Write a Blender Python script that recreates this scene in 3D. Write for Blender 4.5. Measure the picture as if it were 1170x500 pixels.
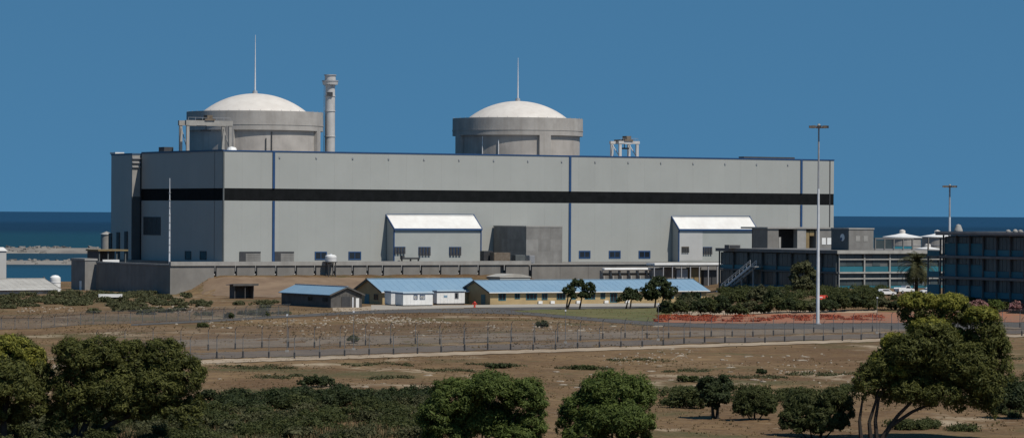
import bpy, math, random
import numpy as np
from mathutils import Matrix, Vector

# ------------------------------------------------------------------ camera, sky, sun, exposure
for o in list(bpy.data.objects): bpy.data.objects.remove(o)
S = bpy.context.scene
COL = S.collection
F = 3830.0                    # focal length in photo pixels (1170 wide)
CAMZ = 20.0
ROLL = 0.0056
HOR = 6.0                     # horizon lies 6 photo pixels above the picture centre
cd = bpy.data.cameras.new('camera'); cam = bpy.data.objects.new('camera', cd); COL.objects.link(cam)
cd.sensor_width = 36.0; cd.lens = F / 1170.0 * 36.0; cd.clip_start = 1.0; cd.clip_end = 200000.0
_r = Vector((math.cos(ROLL), 0, math.sin(ROLL))); _f = Vector((0, 1, -HOR / F)).normalized()
_u = _r.cross(_f).normalized(); _r = _f.cross(_u).normalized()
M4 = Matrix.Identity(4)
for i in range(3):
    M4[i][0] = _r[i]; M4[i][1] = _u[i]; M4[i][2] = -_f[i]
M4[2][3] = CAMZ
cam.matrix_world = M4
S.camera = cam

SUN_EL, SUN_AZ = math.radians(55), math.radians(134)      # azimuth clockwise from +Y
W = bpy.data.worlds.new('World'); S.world = W; W.use_nodes = True
nt = W.node_tree; nt.nodes.clear()
wo = nt.nodes.new('ShaderNodeOutputWorld'); bg = nt.nodes.new('ShaderNodeBackground')
sky = nt.nodes.new('ShaderNodeTexSky'); sky.sky_type = 'NISHITA'; sky.sun_disc = False
sky.sun_elevation = SUN_EL; sky.sun_rotation = SUN_AZ
sky.altitude = 200; sky.air_density = 1.0; sky.dust_density = 0.2; sky.ozone_density = 2.0
tc = nt.nodes.new('ShaderNodeTexCoord'); va = nt.nodes.new('ShaderNodeVectorMath'); va.operation = 'ADD'
va.inputs[1].default_value = (0, 0, 0.34)
vn = nt.nodes.new('ShaderNodeVectorMath'); vn.operation = 'NORMALIZE'
nt.links.new(tc.outputs['Generated'], va.inputs[0]); nt.links.new(va.outputs[0], vn.inputs[0])
nt.links.new(vn.outputs[0], sky.inputs['Vector'])
bg.inputs['Strength'].default_value = 0.075
tint = nt.nodes.new('ShaderNodeMix'); tint.data_type = 'RGBA'; tint.blend_type = 'MULTIPLY'; tint.inputs[0].default_value = 1.0
tint.inputs[7].default_value = (0.61, 1.12, 1.20, 1)      # clear maritime blue, the same over the whole sky
nt.links.new(sky.outputs[0], tint.inputs[6]); nt.links.new(tint.outputs[2], bg.inputs['Color']); nt.links.new(bg.outputs[0], wo.inputs['Surface'])

sd = bpy.data.lights.new('sun', 'SUN'); sd.energy = 4.4; sd.angle = math.radians(0.53); sd.color = (1.0, 0.93, 0.83)
sun = bpy.data.objects.new('sun', sd); COL.objects.link(sun)
sv = Vector((math.sin(SUN_AZ) * math.cos(SUN_EL), math.cos(SUN_AZ) * math.cos(SUN_EL), math.sin(SUN_EL)))
sun.rotation_euler = sv.to_track_quat('Z', 'Y').to_euler(); sun.location = (0, 0, 200)
S.view_settings.view_transform = 'Standard'; S.view_settings.look = 'None'
S.view_settings.exposure = 0.0; S.view_settings.gamma = 1.0
S.render.resolution_x = 1024; S.render.resolution_y = 437
try:
    S.cycles.max_bounces = 6; S.cycles.transparent_max_bounces = 8
except Exception: pass

# ------------------------------------------------------------------ measuring helpers
def ray(px, py):
    dx, dy = px - 585.0, py - 250.0
    a = dx + dy * ROLL; b = dy - dx * ROLL
    return a / F, (-b - HOR) / F
def at(px, py, y):
    k, kz = ray(px, py); return (k * y, y, CAMZ + kz * y)
def sst(a, b, x):
    t = np.clip((x - a) / (b - a), 0, 1); return t * t * (3 - 2 * t)
C30, S30 = math.cos(math.radians(30)), math.sin(math.radians(30))
AX, AY = -82.7, 960.0           # near corner of the long hall; u runs along its front, v into depth
def w2(u, v): return (AX + u * C30 - v * S30, AY + u * S30 + v * C30)
def uv_of(x, y):
    dx, dy = x - AX, y - AY; return (dx * C30 + dy * S30, -dx * S30 + dy * C30)
def on_v(px, py, v):
    k, kz = ray(px, py)
    u = (k * (AY + v * C30) - AX + v * S30) / (C30 - k * S30)
    y = AY + u * S30 + v * C30
    return u, v, CAMZ + kz * y
def on_u(px, py, u):
    k, kz = ray(px, py)
    v = (AX + u * C30 - k * (AY + u * S30)) / (S30 + k * C30)
    y = AY + u * S30 + v * C30
    return u, v, CAMZ + kz * y
PV = -127.2; PU = -73.6        # retaining wall line
def height(x, y):
    x = np.asarray(x, float); y = np.asarray(y, float)
    h = 3.0 * sst(632, 690, y) * sst(38, 66, x)
    dx, dy = x - AX, y - AY
    u = dx * C30 + dy * S30; v = -dx * S30 + dy * C30
    d = PV - v
    bank = np.clip(4.6 * (1 - d / 24.0), 0, 4.6)
    bank = np.where(d < -1.5, 0, bank) * sst(PU + 2, PU + 13, u) * (1 - sst(20, 45, u))
    h = h + bank
    und = 0.16 * np.sin(x * .11 + 1.3) * np.sin(y * .07) + 0.12 * np.sin(x * .23 + y * .16) + .07 * np.sin(x * .51 - y * .37 + 2)
    h = h + und * (1 - sst(560, 640, y)) * sst(60, 200, y)
    h = h - 12.0 * sst(955, 1050, y)
    return h
def gnd(px, py, dz=0.0):
    k, kz = ray(px, py); y1 = -CAMZ / kz
    ys = np.linspace(max(60., y1 * .72), y1 * 1.06 + 5, 220); f = CAMZ + kz * ys - height(k * ys, ys)
    i = int(np.argmax(f <= 0)); i = max(i, 1) if (f <= 0).any() else len(ys) - 1
    a, b = ys[i - 1], ys[i]
    for _ in range(22):
        m = (a + b) / 2
        if CAMZ + kz * m - float(height(k * m, m)) <= 0: b = m
        else: a = m
    y = b
    return (k * y, y, float(height(k * y, y)) + dz)

# ------------------------------------------------------------------ materials
MATS = {}
def newmat(n):
    m = bpy.data.materials.new(n); m.use_nodes = True; t = m.node_tree
    b = t.nodes['Principled BSDF']; MATS[n] = m
    return m, t, b
def c4(c): return (c[0], c[1], c[2], 1)
def surf(n, c1, c2=None, scale=.5, rough=.7, bump=0., streak=0., stain=(.05, .045, .04), metal=0, rnd=0.0, spec=.4, detail=6, blend=(.35, .65)):
    m, t, b = newmat(n); N = t.nodes.new; L = t.links.new
    c2 = c2 or tuple(x * .8 for x in c1)
    g = N('ShaderNodeNewGeometry')
    tx = N('ShaderNodeTexNoise'); tx.inputs['Scale'].default_value = scale; tx.inputs['Detail'].default_value = detail
    tx.inputs['Roughness'].default_value = .62
    L(g.outputs['Position'], tx.inputs['Vector'])
    rp = N('ShaderNodeValToRGB'); rp.color_ramp.elements[0].position = blend[0]; rp.color_ramp.elements[1].position = blend[1]
    rp.color_ramp.elements[0].color = c4(c1); rp.color_ramp.elements[1].color = c4(c2)
    L(tx.outputs['Fac'], rp.inputs[0]); out = rp.outputs[0]
    if streak:
        mp = N('ShaderNodeMapping'); mp.inputs['Scale'].default_value = (.55, .55, .045)
        L(g.outputs['Position'], mp.inputs[0])
        t2 = N('ShaderNodeTexNoise'); t2.inputs['Scale'].default_value = 1.0; t2.inputs['Detail'].default_value = 5
        L(mp.outputs[0], t2.inputs['Vector'])
        r2 = N('ShaderNodeMapRange'); r2.inputs[1].default_value = .5; r2.inputs[2].default_value = .8; r2.inputs[4].default_value = streak
        L(t2.outputs['Fac'], r2.inputs[0])
        mx = N('ShaderNodeMix'); mx.data_type = 'RGBA'; L(r2.outputs[0], mx.inputs[0]); L(out, mx.inputs[6])
        mx.inputs[7].default_value = c4(stain); out = mx.outputs[2]
    if rnd:
        oi = N('ShaderNodeObjectInfo'); r3 = N('ShaderNodeMapRange'); r3.inputs[3].default_value = 1 - rnd; r3.inputs[4].default_value = 1 + rnd * .5
        L(oi.outputs['Random'], r3.inputs[0])
        vm = N('ShaderNodeVectorMath'); vm.operation = 'SCALE'; L(out, vm.inputs[0]); L(r3.outputs[0], vm.inputs['Scale']); out = vm.outputs[0]
    L(out, b.inputs['Base Color'])
    b.inputs['Roughness'].default_value = rough; b.inputs['Metallic'].default_value = metal
    b.inputs['Specular IOR Level'].default_value = spec
    if bump:
        bp = N('ShaderNodeBump'); bp.inputs['Strength'].default_value = bump; bp.inputs['Distance'].default_value = .05
        t4 = N('ShaderNodeTexNoise'); t4.inputs['Scale'].default_value = scale * 6; t4.inputs['Detail'].default_value = 4
        L(g.outputs['Position'], t4.inputs['Vector']); L(t4.outputs['Fac'], bp.inputs['Height']); L(bp.outputs[0], b.inputs['Normal'])
    return m
def leafmat(n, dark, light, trans=.25):
    m, t, b = newmat(n); N = t.nodes.new; L = t.links.new
    g = N('ShaderNodeNewGeometry')
    tx = N('ShaderNodeTexNoise'); tx.inputs['Scale'].default_value = .55; tx.inputs['Detail'].default_value = 3
    L(g.outputs['Position'], tx.inputs['Vector'])
    ad = N('ShaderNodeMath'); ad.operation = 'MULTIPLY_ADD'; ad.inputs[1].default_value = .55
    L(g.outputs['Random Per Island'], ad.inputs[0])
    sb = N('ShaderNodeMath'); sb.operation = 'MULTIPLY'; sb.inputs[1].default_value = .55; L(tx.outputs['Fac'], sb.inputs[0]); L(sb.outputs[0], ad.inputs[2])
    rp = N('ShaderNodeValToRGB'); rp.color_ramp.elements[0].position = .2; rp.color_ramp.elements[1].position = .85
    rp.color_ramp.elements[0].color = c4(dark); rp.color_ramp.elements[1].color = c4(light)
    L(ad.outputs[0], rp.inputs[0]); L(rp.outputs[0], b.inputs['Base Color'])
    b.inputs['Roughness'].default_value = .65; b.inputs['Specular IOR Level'].default_value = .2
    tr = N('ShaderNodeBsdfTranslucent'); L(rp.outputs[0], tr.inputs[0])
    mx = N('ShaderNodeMixShader'); mx.inputs[0].default_value = trans
    L(b.outputs[0], mx.inputs[1]); L(tr.outputs[0], mx.inputs[2]); L(mx.outputs[0], t.nodes['Material Output'].inputs['Surface'])
    return m

surf('cladding', (.338, .345, .325), (.315, .322, .303), .08, .55, streak=.14, stain=(.26, .255, .235), rnd=.02)
surf('band', (.006, .007, .0075), (.010, .011, .012), .5, .9, spec=.1)
surf('blue_trim', (.014, .05, .135), (.018, .06, .155), .5, .5)
surf('blue_grey_trim', (.05, .10, .17), None, .5, .5)
surf('white_roof', (.66, .655, .63), (.58, .565, .54), .25, .5, streak=.12, stain=(.55, .45, .36))
surf('annex_paint', (.34, .355, .34), (.31, .325, .31), .15, .55, streak=.1, stain=(.28, .26, .24))
surf('annex_light', (.44, .44, .43), (.39, .39, .385), .15, .55, streak=.1, stain=(.35, .31, .28))
surf('glass', (.012, .016, .022), (.02, .026, .034), .3, .12, spec=.5)
surf('louvre', (.05, .05, .05), (.03, .03, .03), 1, .6)
surf('concrete', (.37, .345, .32), (.29, .27, .25), .18, .85, bump=.3, streak=.4, stain=(.17, .145, .125), rnd=.05)
surf('concrete_ring', (.34, .322, .30), (.275, .258, .24), .25, .85, bump=.3, streak=.4, stain=(.16, .14, .12))
surf('concrete_wall', (.20, .19, .175), (.155, .147, .136), .25, .85, bump=.3, streak=.45, stain=(.12, .11, .095), rnd=.10)
surf('concrete_block', (.235, .228, .215), (.175, .168, .158), .3, .85, bump=.3, streak=.6, stain=(.13, .12, .11), rnd=.12)
surf('fascia', (.31, .30, .28), (.24, .232, .217), .4, .8, streak=.3, stain=(.16, .14, .13))
surf('dome', (.60, .565, .52), (.52, .485, .445), .22, .7, streak=.25, stain=(.42, .36, .31))
surf('stack', (.47, .46, .45), (.40, .39, .38), .3, .7, streak=.3, stain=(.18, .15, .13))
surf('steel', (.36, .36, .37), (.28, .28, .29), 1, .5, metal=.2)
surf('pale_steel', (.62, .63, .65), (.52, .53, .55), 1, .45)
surf('rust_steel', (.17, .14, .11), (.11, .08, .055), .8, .8, streak=.3)
surf('dark_metal', (.035, .036, .04), (.05, .05, .052), 1, .6)
surf('white_paint', (.74, .74, .73), (.64, .64, .62), .6, .55, streak=.2, stain=(.45, .4, .34))
surf('store_roof', (.40, .385, .35), (.33, .315, .285), .3, .6, streak=.3, stain=(.22, .2, .17))
surf('shade_toned_clad', (.055, .062, .064), (.065, .072, .074), .3, .7)
surf('blue_roof', (.17, .275, .375), (.19, .295, .39), .2, .5, streak=.2, stain=(.15, .235, .32))
surf('cream_wall', (.40, .30, .155), (.34, .25, .13), .5, .8, streak=.2, stain=(.22, .16, .1))
surf('timber', (.10, .095, .09), (.065, .06, .055), .6, .8, streak=.3)
surf('teal', (.02, .12, .16), (.025, .145, .185), .4, .5, rnd=.2)
surf('office_glass', (.045, .06, .062), (.07, .088, .09), .25, .3, spec=.5, rnd=.3)
surf('office_dark', (.105, .115, .115), (.085, .093, .094), .5, .7)
surf('office_frame', (.36, .355, .33), (.29, .285, .265), .5, .75, streak=.3)
surf('soffit', (.17, .165, .155), (.13, .125, .12), .5, .8, streak=.2)
surf('red_paint', (.55, .05, .03), None, 1, .5)
surf('asphalt', (.062, .057, .053), (.085, .078, .070), .15, .9, bump=.2)
surf('patrol', (.085, .068, .056), (.13, .10, .074), .12, .95, bump=.2)
surf('gravel', (.185, .142, .10), (.125, .092, .062), .12, .95, bump=.3)
surf('paving', (.36, .33, .28), (.28, .25, .21), .2, .9, bump=.2)
surf('bank_soil', (.20, .138, .088), (.135, .088, .055), .16, .95, bump=.4, detail=9)
surf('cabin_roof', (.42, .52, .60), (.36, .46, .54), .4, .5)
surf('sand', (.36, .29, .21), (.24, .18, .12), .22, .95, bump=.3)
surf('lawn', (.075, .082, .02), (.125, .105, .038), .10, .95, bump=.4, detail=9)
surf('red_earth', (.30, .10, .05), (.22, .13, .075), .22, .95, bump=.5, detail=9)
surf('rock', (.33, .285, .225), (.23, .19, .145), .8, .9, bump=.4)
surf('armour', (.23, .215, .19), (.14, .13, .12), .05, .9, rnd=.2)
surf('bark', (.032, .026, .02), (.02, .016, .013), 2, .9, bump=.4)
surf('wire', (.16, .16, .16), (.12, .12, .12), 1, .5)
surf('tyre', (.012, .012, .012), None, 1, .9)
surf('car_white', (.75, .75, .75), (.7, .7, .7), .5, .3)
surf('yellow', (.23, .17, .075), (.17, .12, .06), .6, .7)
leafmat('leaf_bush', (.038, .060, .014), (.14, .18, .044), .42)
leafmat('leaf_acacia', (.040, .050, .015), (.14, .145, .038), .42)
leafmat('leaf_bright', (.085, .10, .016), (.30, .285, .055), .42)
leafmat('leaf_dark', (.018, .028, .012), (.055, .07, .024), .35)
leafmat('leaf_scrub', (.028, .040, .013), (.095, .105, .035), .42)
leafmat('leaf_olive', (.035, .040, .016), (.10, .10, .045))
leafmat('dry_grass', (.10, .065, .03), (.26, .185, .095), .2)
leafmat('leaf_red', (.16, .03, .015), (.42, .09, .035), .2)
leafmat('leaf_pink', (.03, .035, .015), (.40, .20, .20), .2)

def ground_material():
    m, t, b = newmat('dry_ground'); N = t.nodes.new; L = t.links.new
    g = N('ShaderNodeNewGeometry')
    def noise(sc, det=6, stretch=None, ro=.6):
        src = g.outputs['Position']
        if stretch:
            mp = N('ShaderNodeMapping'); mp.inputs['Scale'].default_value = stretch; mp.inputs['Rotation'].default_value = (0, 0, math.radians(-25)); L(src, mp.inputs[0]); src = mp.outputs[0]
        x = N('ShaderNodeTexNoise'); x.inputs['Scale'].default_value = sc; x.inputs['Detail'].default_value = det; x.inputs['Roughness'].default_value = ro
        L(src, x.inputs['Vector']); return x.outputs['Fac']
    def ramp(f, p0, p1):
        r = N('ShaderNodeMapRange'); r.inputs[1].default_value = p0; r.inputs[2].default_value = p1; r.clamp = True; L(f, r.inputs[0]); return r.outputs[0]
    def mix(fac, a, bb):
        x = N('ShaderNodeMix'); x.data_type = 'RGBA'; L(fac, x.inputs[0])
        for s_, v in ((6, a), (7, bb)):
            if isinstance(v, tuple): x.inputs[s_].default_value = c4(v)
            else: L(v, x.inputs[s_])
        return x.outputs[2]
    col = mix(ramp(noise(.03, 8, ro=.68), .40, .62), (.115, .068, .034), (.205, .136, .070))
    col = mix(ramp(noise(.35, 7, ro=.7), .42, .68), col, (.09, .056, .032))
    col = mix(ramp(noise(.045, 8, (.7, .8, 1), .68), .53, .63), col, (.075, .068, .030))
    col = mix(ramp(noise(.07, 9, (.6, .5, 1), .75), .56, .66), col, (.33, .265, .185))
    col = mix(ramp(noise(2.2, 5, ro=.7), .5, .75), col, (.20, .145, .092))
    L(col, b.inputs['Base Color']); b.inputs['Roughness'].default_value = .95; b.inputs['Specular IOR Level'].default_value = .1
    bp = N('ShaderNodeBump'); bp.inputs['Strength'].default_value = .6; bp.inputs['Distance'].default_value = .25
    L(noise(.9, 8, ro=.7), bp.inputs['Height']); L(bp.outputs[0], b.inputs['Normal'])
ground_material()

def sea_material():
    m, t, b = newmat('sea_water'); N = t.nodes.new; L = t.links.new
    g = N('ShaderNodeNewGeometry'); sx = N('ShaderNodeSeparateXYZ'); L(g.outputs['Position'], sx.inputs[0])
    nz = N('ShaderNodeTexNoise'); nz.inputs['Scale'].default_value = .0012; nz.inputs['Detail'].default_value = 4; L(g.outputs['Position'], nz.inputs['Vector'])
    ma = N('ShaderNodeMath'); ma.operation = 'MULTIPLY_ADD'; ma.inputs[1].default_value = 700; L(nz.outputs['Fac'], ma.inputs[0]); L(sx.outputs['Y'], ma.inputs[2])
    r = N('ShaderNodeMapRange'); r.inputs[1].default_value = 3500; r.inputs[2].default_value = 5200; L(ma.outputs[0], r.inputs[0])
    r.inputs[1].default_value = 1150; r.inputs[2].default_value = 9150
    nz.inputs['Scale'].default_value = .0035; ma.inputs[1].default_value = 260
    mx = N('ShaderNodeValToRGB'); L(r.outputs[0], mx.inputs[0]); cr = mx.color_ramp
    stops = [(0, (.010, .050, .085)), (.062, (.010, .050, .085)), (.075, (.010, .030, .042)), (.125, (.010, .030, .042)), (.14, (.006, .036, .048)), (.32, (.006, .036, .050)), (.45, (.004, .018, .038)), (.75, (.004, .020, .044)), (1, (.007, .034, .075))]  # basin stops carry a dark reflection, last stop the paler haze at the horizon
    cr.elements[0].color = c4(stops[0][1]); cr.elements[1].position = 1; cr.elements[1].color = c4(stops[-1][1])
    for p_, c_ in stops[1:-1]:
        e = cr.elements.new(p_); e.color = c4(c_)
    L(mx.outputs[0], b.inputs['Base Color']); b.inputs['Roughness'].default_value = .4; b.inputs['Specular IOR Level'].default_value = .08
    w = N('ShaderNodeTexNoise'); w.inputs['Scale'].default_value = .12; w.inputs['Detail'].default_value = 6; L(g.outputs['Position'], w.inputs['Vector'])
    bp = N('ShaderNodeBump'); bp.inputs['Strength'].default_value = 1; bp.inputs['Distance'].default_value = 1.5
    L(w.outputs['Fac'], bp.inputs['Height']); L(bp.outputs[0], b.inputs['Normal'])
sea_material()

# ------------------------------------------------------------------ mesh helpers
def mesh_obj(name, verts, faces, mat, parent=None, smooth=False):
    me = bpy.data.meshes.new(name); me.from_pydata([tuple(v) for v in verts], [], faces); me.update()
    me.materials.append(MATS[mat])
    if smooth:
        for p in me.polygons: p.use_smooth = True
    o = bpy.data.objects.new(name, me); COL.objects.link(o)
    if parent: o.parent = parent
    return o
def quads_obj(name, V, mat, parent=None):
    """V: (n,4,3) array of quads, joined into one mesh"""
    n = len(V); me = bpy.data.meshes.new(name)
    me.vertices.add(n * 4); me.vertices.foreach_set('co', np.ascontiguousarray(V, dtype=np.float32).ravel())
    me.loops.add(n * 4); me.loops.foreach_set('vertex_index', np.arange(n * 4, dtype=np.int32))
    me.polygons.add(n); me.polygons.foreach_set('loop_start', np.arange(0, n * 4, 4, dtype=np.int32))
    me.polygons.foreach_set('loop_total', np.full(n, 4, dtype=np.int32))
    me.update(calc_edges=True); me.materials.append(MATS[mat])
    o = bpy.data.objects.new(name, me); COL.objects.link(o)
    if parent: o.parent = parent
    return o
class MB:
    def __init__(s): s.v = []; s.f = []
    def box(s, x0, x1, y0, y1, z0, z1):
        n = len(s.v)
        s.v += [(x0, y0, z0), (x1, y0, z0), (x1, y1, z0), (x0, y1, z0), (x0, y0, z1), (x1, y0, z1), (x1, y1, z1), (x0, y1, z1)]
        s.f += [(n, n+3, n+2, n+1), (n+4, n+5, n+6, n+7), (n, n+1, n+5, n+4), (n+1, n+2, n+6, n+5), (n+2, n+3, n+7, n+6), (n+3, n, n+4, n+7)]
        return s
    def hull(s, bot, top):
        n = len(s.v); k = len(bot); s.v += list(bot) + list(top)
        s.f.append(tuple(range(n + k - 1, n - 1, -1))); s.f.append(tuple(range(n + k, n + 2 * k)))
        for i in range(k):
            j = (i + 1) % k; s.f.append((n + i, n + j, n + k + j, n + k + i))
        return s
    def prism(s, prof, a, b, axis='x'):
        """profile of (p,z) extruded along axis from a to b (counter-clockwise seen from +axis)"""
        P = (lambda t: [(t, p, z) for p, z in prof]) if axis == 'x' else (lambda t: [(p, t, z) for p, z in prof])
        return s.hull(P(a), P(b))
    def tube(s, p, q, r, r2=None, n=8):
        p, q = Vector(p), Vector(q); d = (q - p).normalized(); r2 = r if r2 is None else r2
        a = d.orthogonal().normalized(); b = d.cross(a)
        ring = lambda c, rr: [tuple(c + (a * math.cos(2*math.pi*i/n) + b * math.sin(2*math.pi*i/n)) * rr) for i in range(n)]
        return s.hull(ring(p, r), ring(q, r2))
    def lathe(s, prof, n=32, c=(0, 0), a0=0, a1=2*math.pi):
        m = len(s.v); k = len(prof)
        for i in range(n):
            t = a0 + (a1 - a0) * i / n
            s.v += [(c[0] + r * math.cos(t), c[1] + r * math.sin(t), z) for r, z in prof]
        for i in range(n):
            j = (i + 1) % n
            for q in range(k - 1):
                s.f.append((m + i*k + q, m + j*k + q, m + j*k + q + 1, m + i*k + q + 1))
        return s
    def build(s, name, mat, parent=None, off=(0, 0, 0), smooth=False):
        return mesh_obj(name, [(x - off[0], y - off[1], z - off[2]) for x, y, z in s.v], s.f, mat, parent, smooth)
def tag(o, label, cat, group=None):
    o['label'] = label; o['category'] = cat
    if group: o['group'] = group
    return o
def kind(o, k='structure', label=None):
    o['kind'] = k
    if label: o['label'] = label
    return o
def thing(name, label, cat, loc, rotz=0, group=None):
    o = bpy.data.objects.new(name, None); COL.objects.link(o); o.location = loc; o.rotation_euler = (0, 0, rotz)
    o.empty_display_size = .5
    return tag(o, label, cat, group)
R30 = math.radians(30)
class Plant:
    """a thing laid out in the plant's own axes (u along the hall front, v into depth, z up)"""
    def __init__(s, name, label, cat, u, v, z, group=None):
        x, y = w2(u, v); s.o = (u, v, z); s.t = thing(name, label, cat, (x, y, z), R30, group)
    def part(s, name, mat, mb, parent=None, smooth=False):
        return mb.build(name, mat, parent or s.t, s.o, smooth)
    def box(s, name, mat, *b, parent=None): return s.part(name, mat, MB().box(*b), parent)
    def inst(s, name, me, u, v, z, parent=None, rz=0):
        o = bpy.data.objects.new(name, me); COL.objects.link(o); o.parent = parent or s.t
        o.location = (u - s.o[0], v - s.o[1], z - s.o[2]); o.rotation_euler = (0, 0, rz); return o
    def window_v(s, u0, u1, v, z0, z1, fr=.25, frame='blue_trim', mull=1, proud=.12, pane='glass'):
        """window in a wall facing -v at plane v"""
        m = MB(); d0, d1 = v - proud, v + .02
        m.box(u0, u1, d0, d1, z0, z0 + fr); m.box(u0, u1, d0, d1, z1 - fr, z1)
        m.box(u0, u0 + fr, d0, d1, z0 + fr, z1 - fr); m.box(u1 - fr, u1, d0, d1, z0 + fr, z1 - fr)
        for i in range(1, mull):
            c = u0 + (u1 - u0) * i / mull; m.box(c - fr * .3, c + fr * .3, d0 + .02, d1, z0 + fr, z1 - fr)
        w = s.part('window', frame, m)
        s.box('pane', pane, u0 + fr, u1 - fr, v - proud + .06, v + .015, z0 + fr, z1 - fr, parent=w); return w
    def window_u(s, v0, v1, u, z0, z1, fr=.25, frame='dark_metal', mull=1, proud=.12, pane='glass'):
        m = MB(); d0, d1 = u - proud, u + .02
        m.box(d0, d1, v0, v1, z0, z0 + fr); m.box(d0, d1, v0, v1, z1 - fr, z1)
        m.box(d0, d1, v0, v0 + fr, z0 + fr, z1 - fr); m.box(d0, d1, v1 - fr, v1, z0 + fr, z1 - fr)
        for i in range(1, mull):
            c = v0 + (v1 - v0) * i / mull; m.box(d0 + .02, d1, c - fr * .3, c + fr * .3, z0 + fr, z1 - fr)
        w = s.part('window', frame, m)
        s.box('pane', pane, u - proud + .06, u + .015, v0 + fr, v1 - fr, z0 + fr, z1 - fr, parent=w); return w
def strip(name, mat, cols, dz, rows=3, step=10, label=None):
    """ground sheet between two measured edge lines: cols = (px, y_far, y_near)"""
    cols = np.array(cols, float); xs = np.arange(cols[0, 0], cols[-1, 0] + .1, step)
    V = []; Fs = []
    for px in xs:
        a = np.interp(px, cols[:, 0], cols[:, 1]); b = np.interp(px, cols[:, 0], cols[:, 2])
        jit = .25 * math.sin(px * .31) + .2 * math.sin(px * .77)
        for r in range(rows + 1):
            V.append(gnd(px, a + (b - a) * r / rows + (jit if r in (0, rows) and mat not in ('asphalt', 'paving') else 0), dz))
    k = rows + 1
    for i in range(len(xs) - 1):
        for r in range(rows):
            Fs.append((i*k + r, i*k + r + 1, (i+1)*k + r + 1, (i+1)*k + r))
    o = mesh_obj(name, V, Fs, mat); kind(o); return o

# ------------------------------------------------------------------ setting: ground, sea, roads
def build_ground():
    xs = np.concatenate([np.linspace(-2600, -200, 13), np.arange(-190, 200, 3.5), np.linspace(210, 2600, 13)])
    ys = np.concatenate([np.linspace(-300, 180, 9), np.arange(200, 1000, 3.5), np.linspace(1004, 1420, 34)])
    X, Y = np.meshgrid(xs, ys, indexing='ij'); Z = height(X, Y)
    n, m = X.shape
    V = np.stack([X, Y, Z], -1).reshape(-1, 3)
    idx = np.arange(n * m).reshape(n, m)
    Q = np.stack([idx[:-1, :-1], idx[1:, :-1], idx[1:, 1:], idx[:-1, 1:]], -1).reshape(-1, 4)
    o = mesh_obj('ground', V.tolist(), Q.tolist(), 'dry_ground', smooth=True); kind(o)
build_ground()
SEA = -6.0
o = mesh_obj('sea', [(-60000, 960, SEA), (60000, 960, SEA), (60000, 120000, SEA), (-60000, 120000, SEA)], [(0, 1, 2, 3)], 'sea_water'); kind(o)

strip('access_road', 'asphalt', [(150, 370, 372), (240, 365.2, 367.6), (330, 360, 362.6), (420, 354.5, 358), (500, 352.5, 357), (560, 351.8, 358),
      (600, 355.8, 359.5), (650, 359.5, 364), (700, 364, 368.5), (760, 367.5, 372.5), (850, 369, 375.5), (1000, 369, 376), (1180, 368, 376)], .05)
strip('service_road', 'asphalt', [(560, 351.2, 352.5), (600, 351, 354.6), (650, 350.6, 353), (700, 350.3, 352.3), (760, 350, 351.6)], .06)
strip('pavement', 'paving', [(424, 348.5, 354), (470, 349, 353), (540, 348.6, 351.4), (600, 347.4, 351), (700, 346.6, 350.2), (770, 346.2, 349.8)], .08)
strip('lawn', 'lawn', [(588, 355, 355.6), (620, 353.6, 358), (660, 353.0, 361.5), (700, 352.6, 364.5), (740, 352.2, 367), (770, 352, 368)], .07)
strip('red_earth_bank', 'red_earth', [(752, 361, 368.5), (800, 360, 369.5), (900, 358.5, 369.5), (1010, 357, 369), (1180, 356, 368)], .10)
strip('earth_bank', 'bank_soil', [(222, 324, 334), (236, 318, 337), (260, 316.5, 338.5), (330, 316.5, 340), (420, 317, 341)], .05, rows=8, step=5)
strip('sand_verge', 'sand', [(752, 355.5, 361), (900, 355, 360), (1010, 354, 358)], .04)
FL = [(90, 415.5), (1230, 379.6)]     # foot of the front security fence, photo line
def fy(px, d=0): return FL[0][1] + (FL[1][1] - FL[0][1]) * (px - FL[0][0]) / (FL[1][0] - FL[0][0]) + d
strip('patrol_road', 'patrol', [(90, fy(90, -8.5), fy(90, -1)), (640, fy(640, -7), fy(640, -1)), (1220, fy(1220, -5), fy(1220, -.8))], .05)
strip('gravel_strip', 'gravel', [(180, fy(180, -24), fy(180, -13)), (640, fy(640, -19), fy(640, -10)), (1220, fy(1220, -7.5), fy(1220, -6.5))], .04)
strip('sand_track', 'sand', [(60, fy(60, 0), fy(60, 4.5)), (640, fy(640, 0.3), fy(640, 3.8)), (1220, fy(1220, .3), fy(1220, 3))], .06)
strip('hut_yard', 'sand', [(380, 351.5, 355.5), (400, 350.5, 356), (440, 349.5, 355), (530, 350, 353)], .045)

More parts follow.
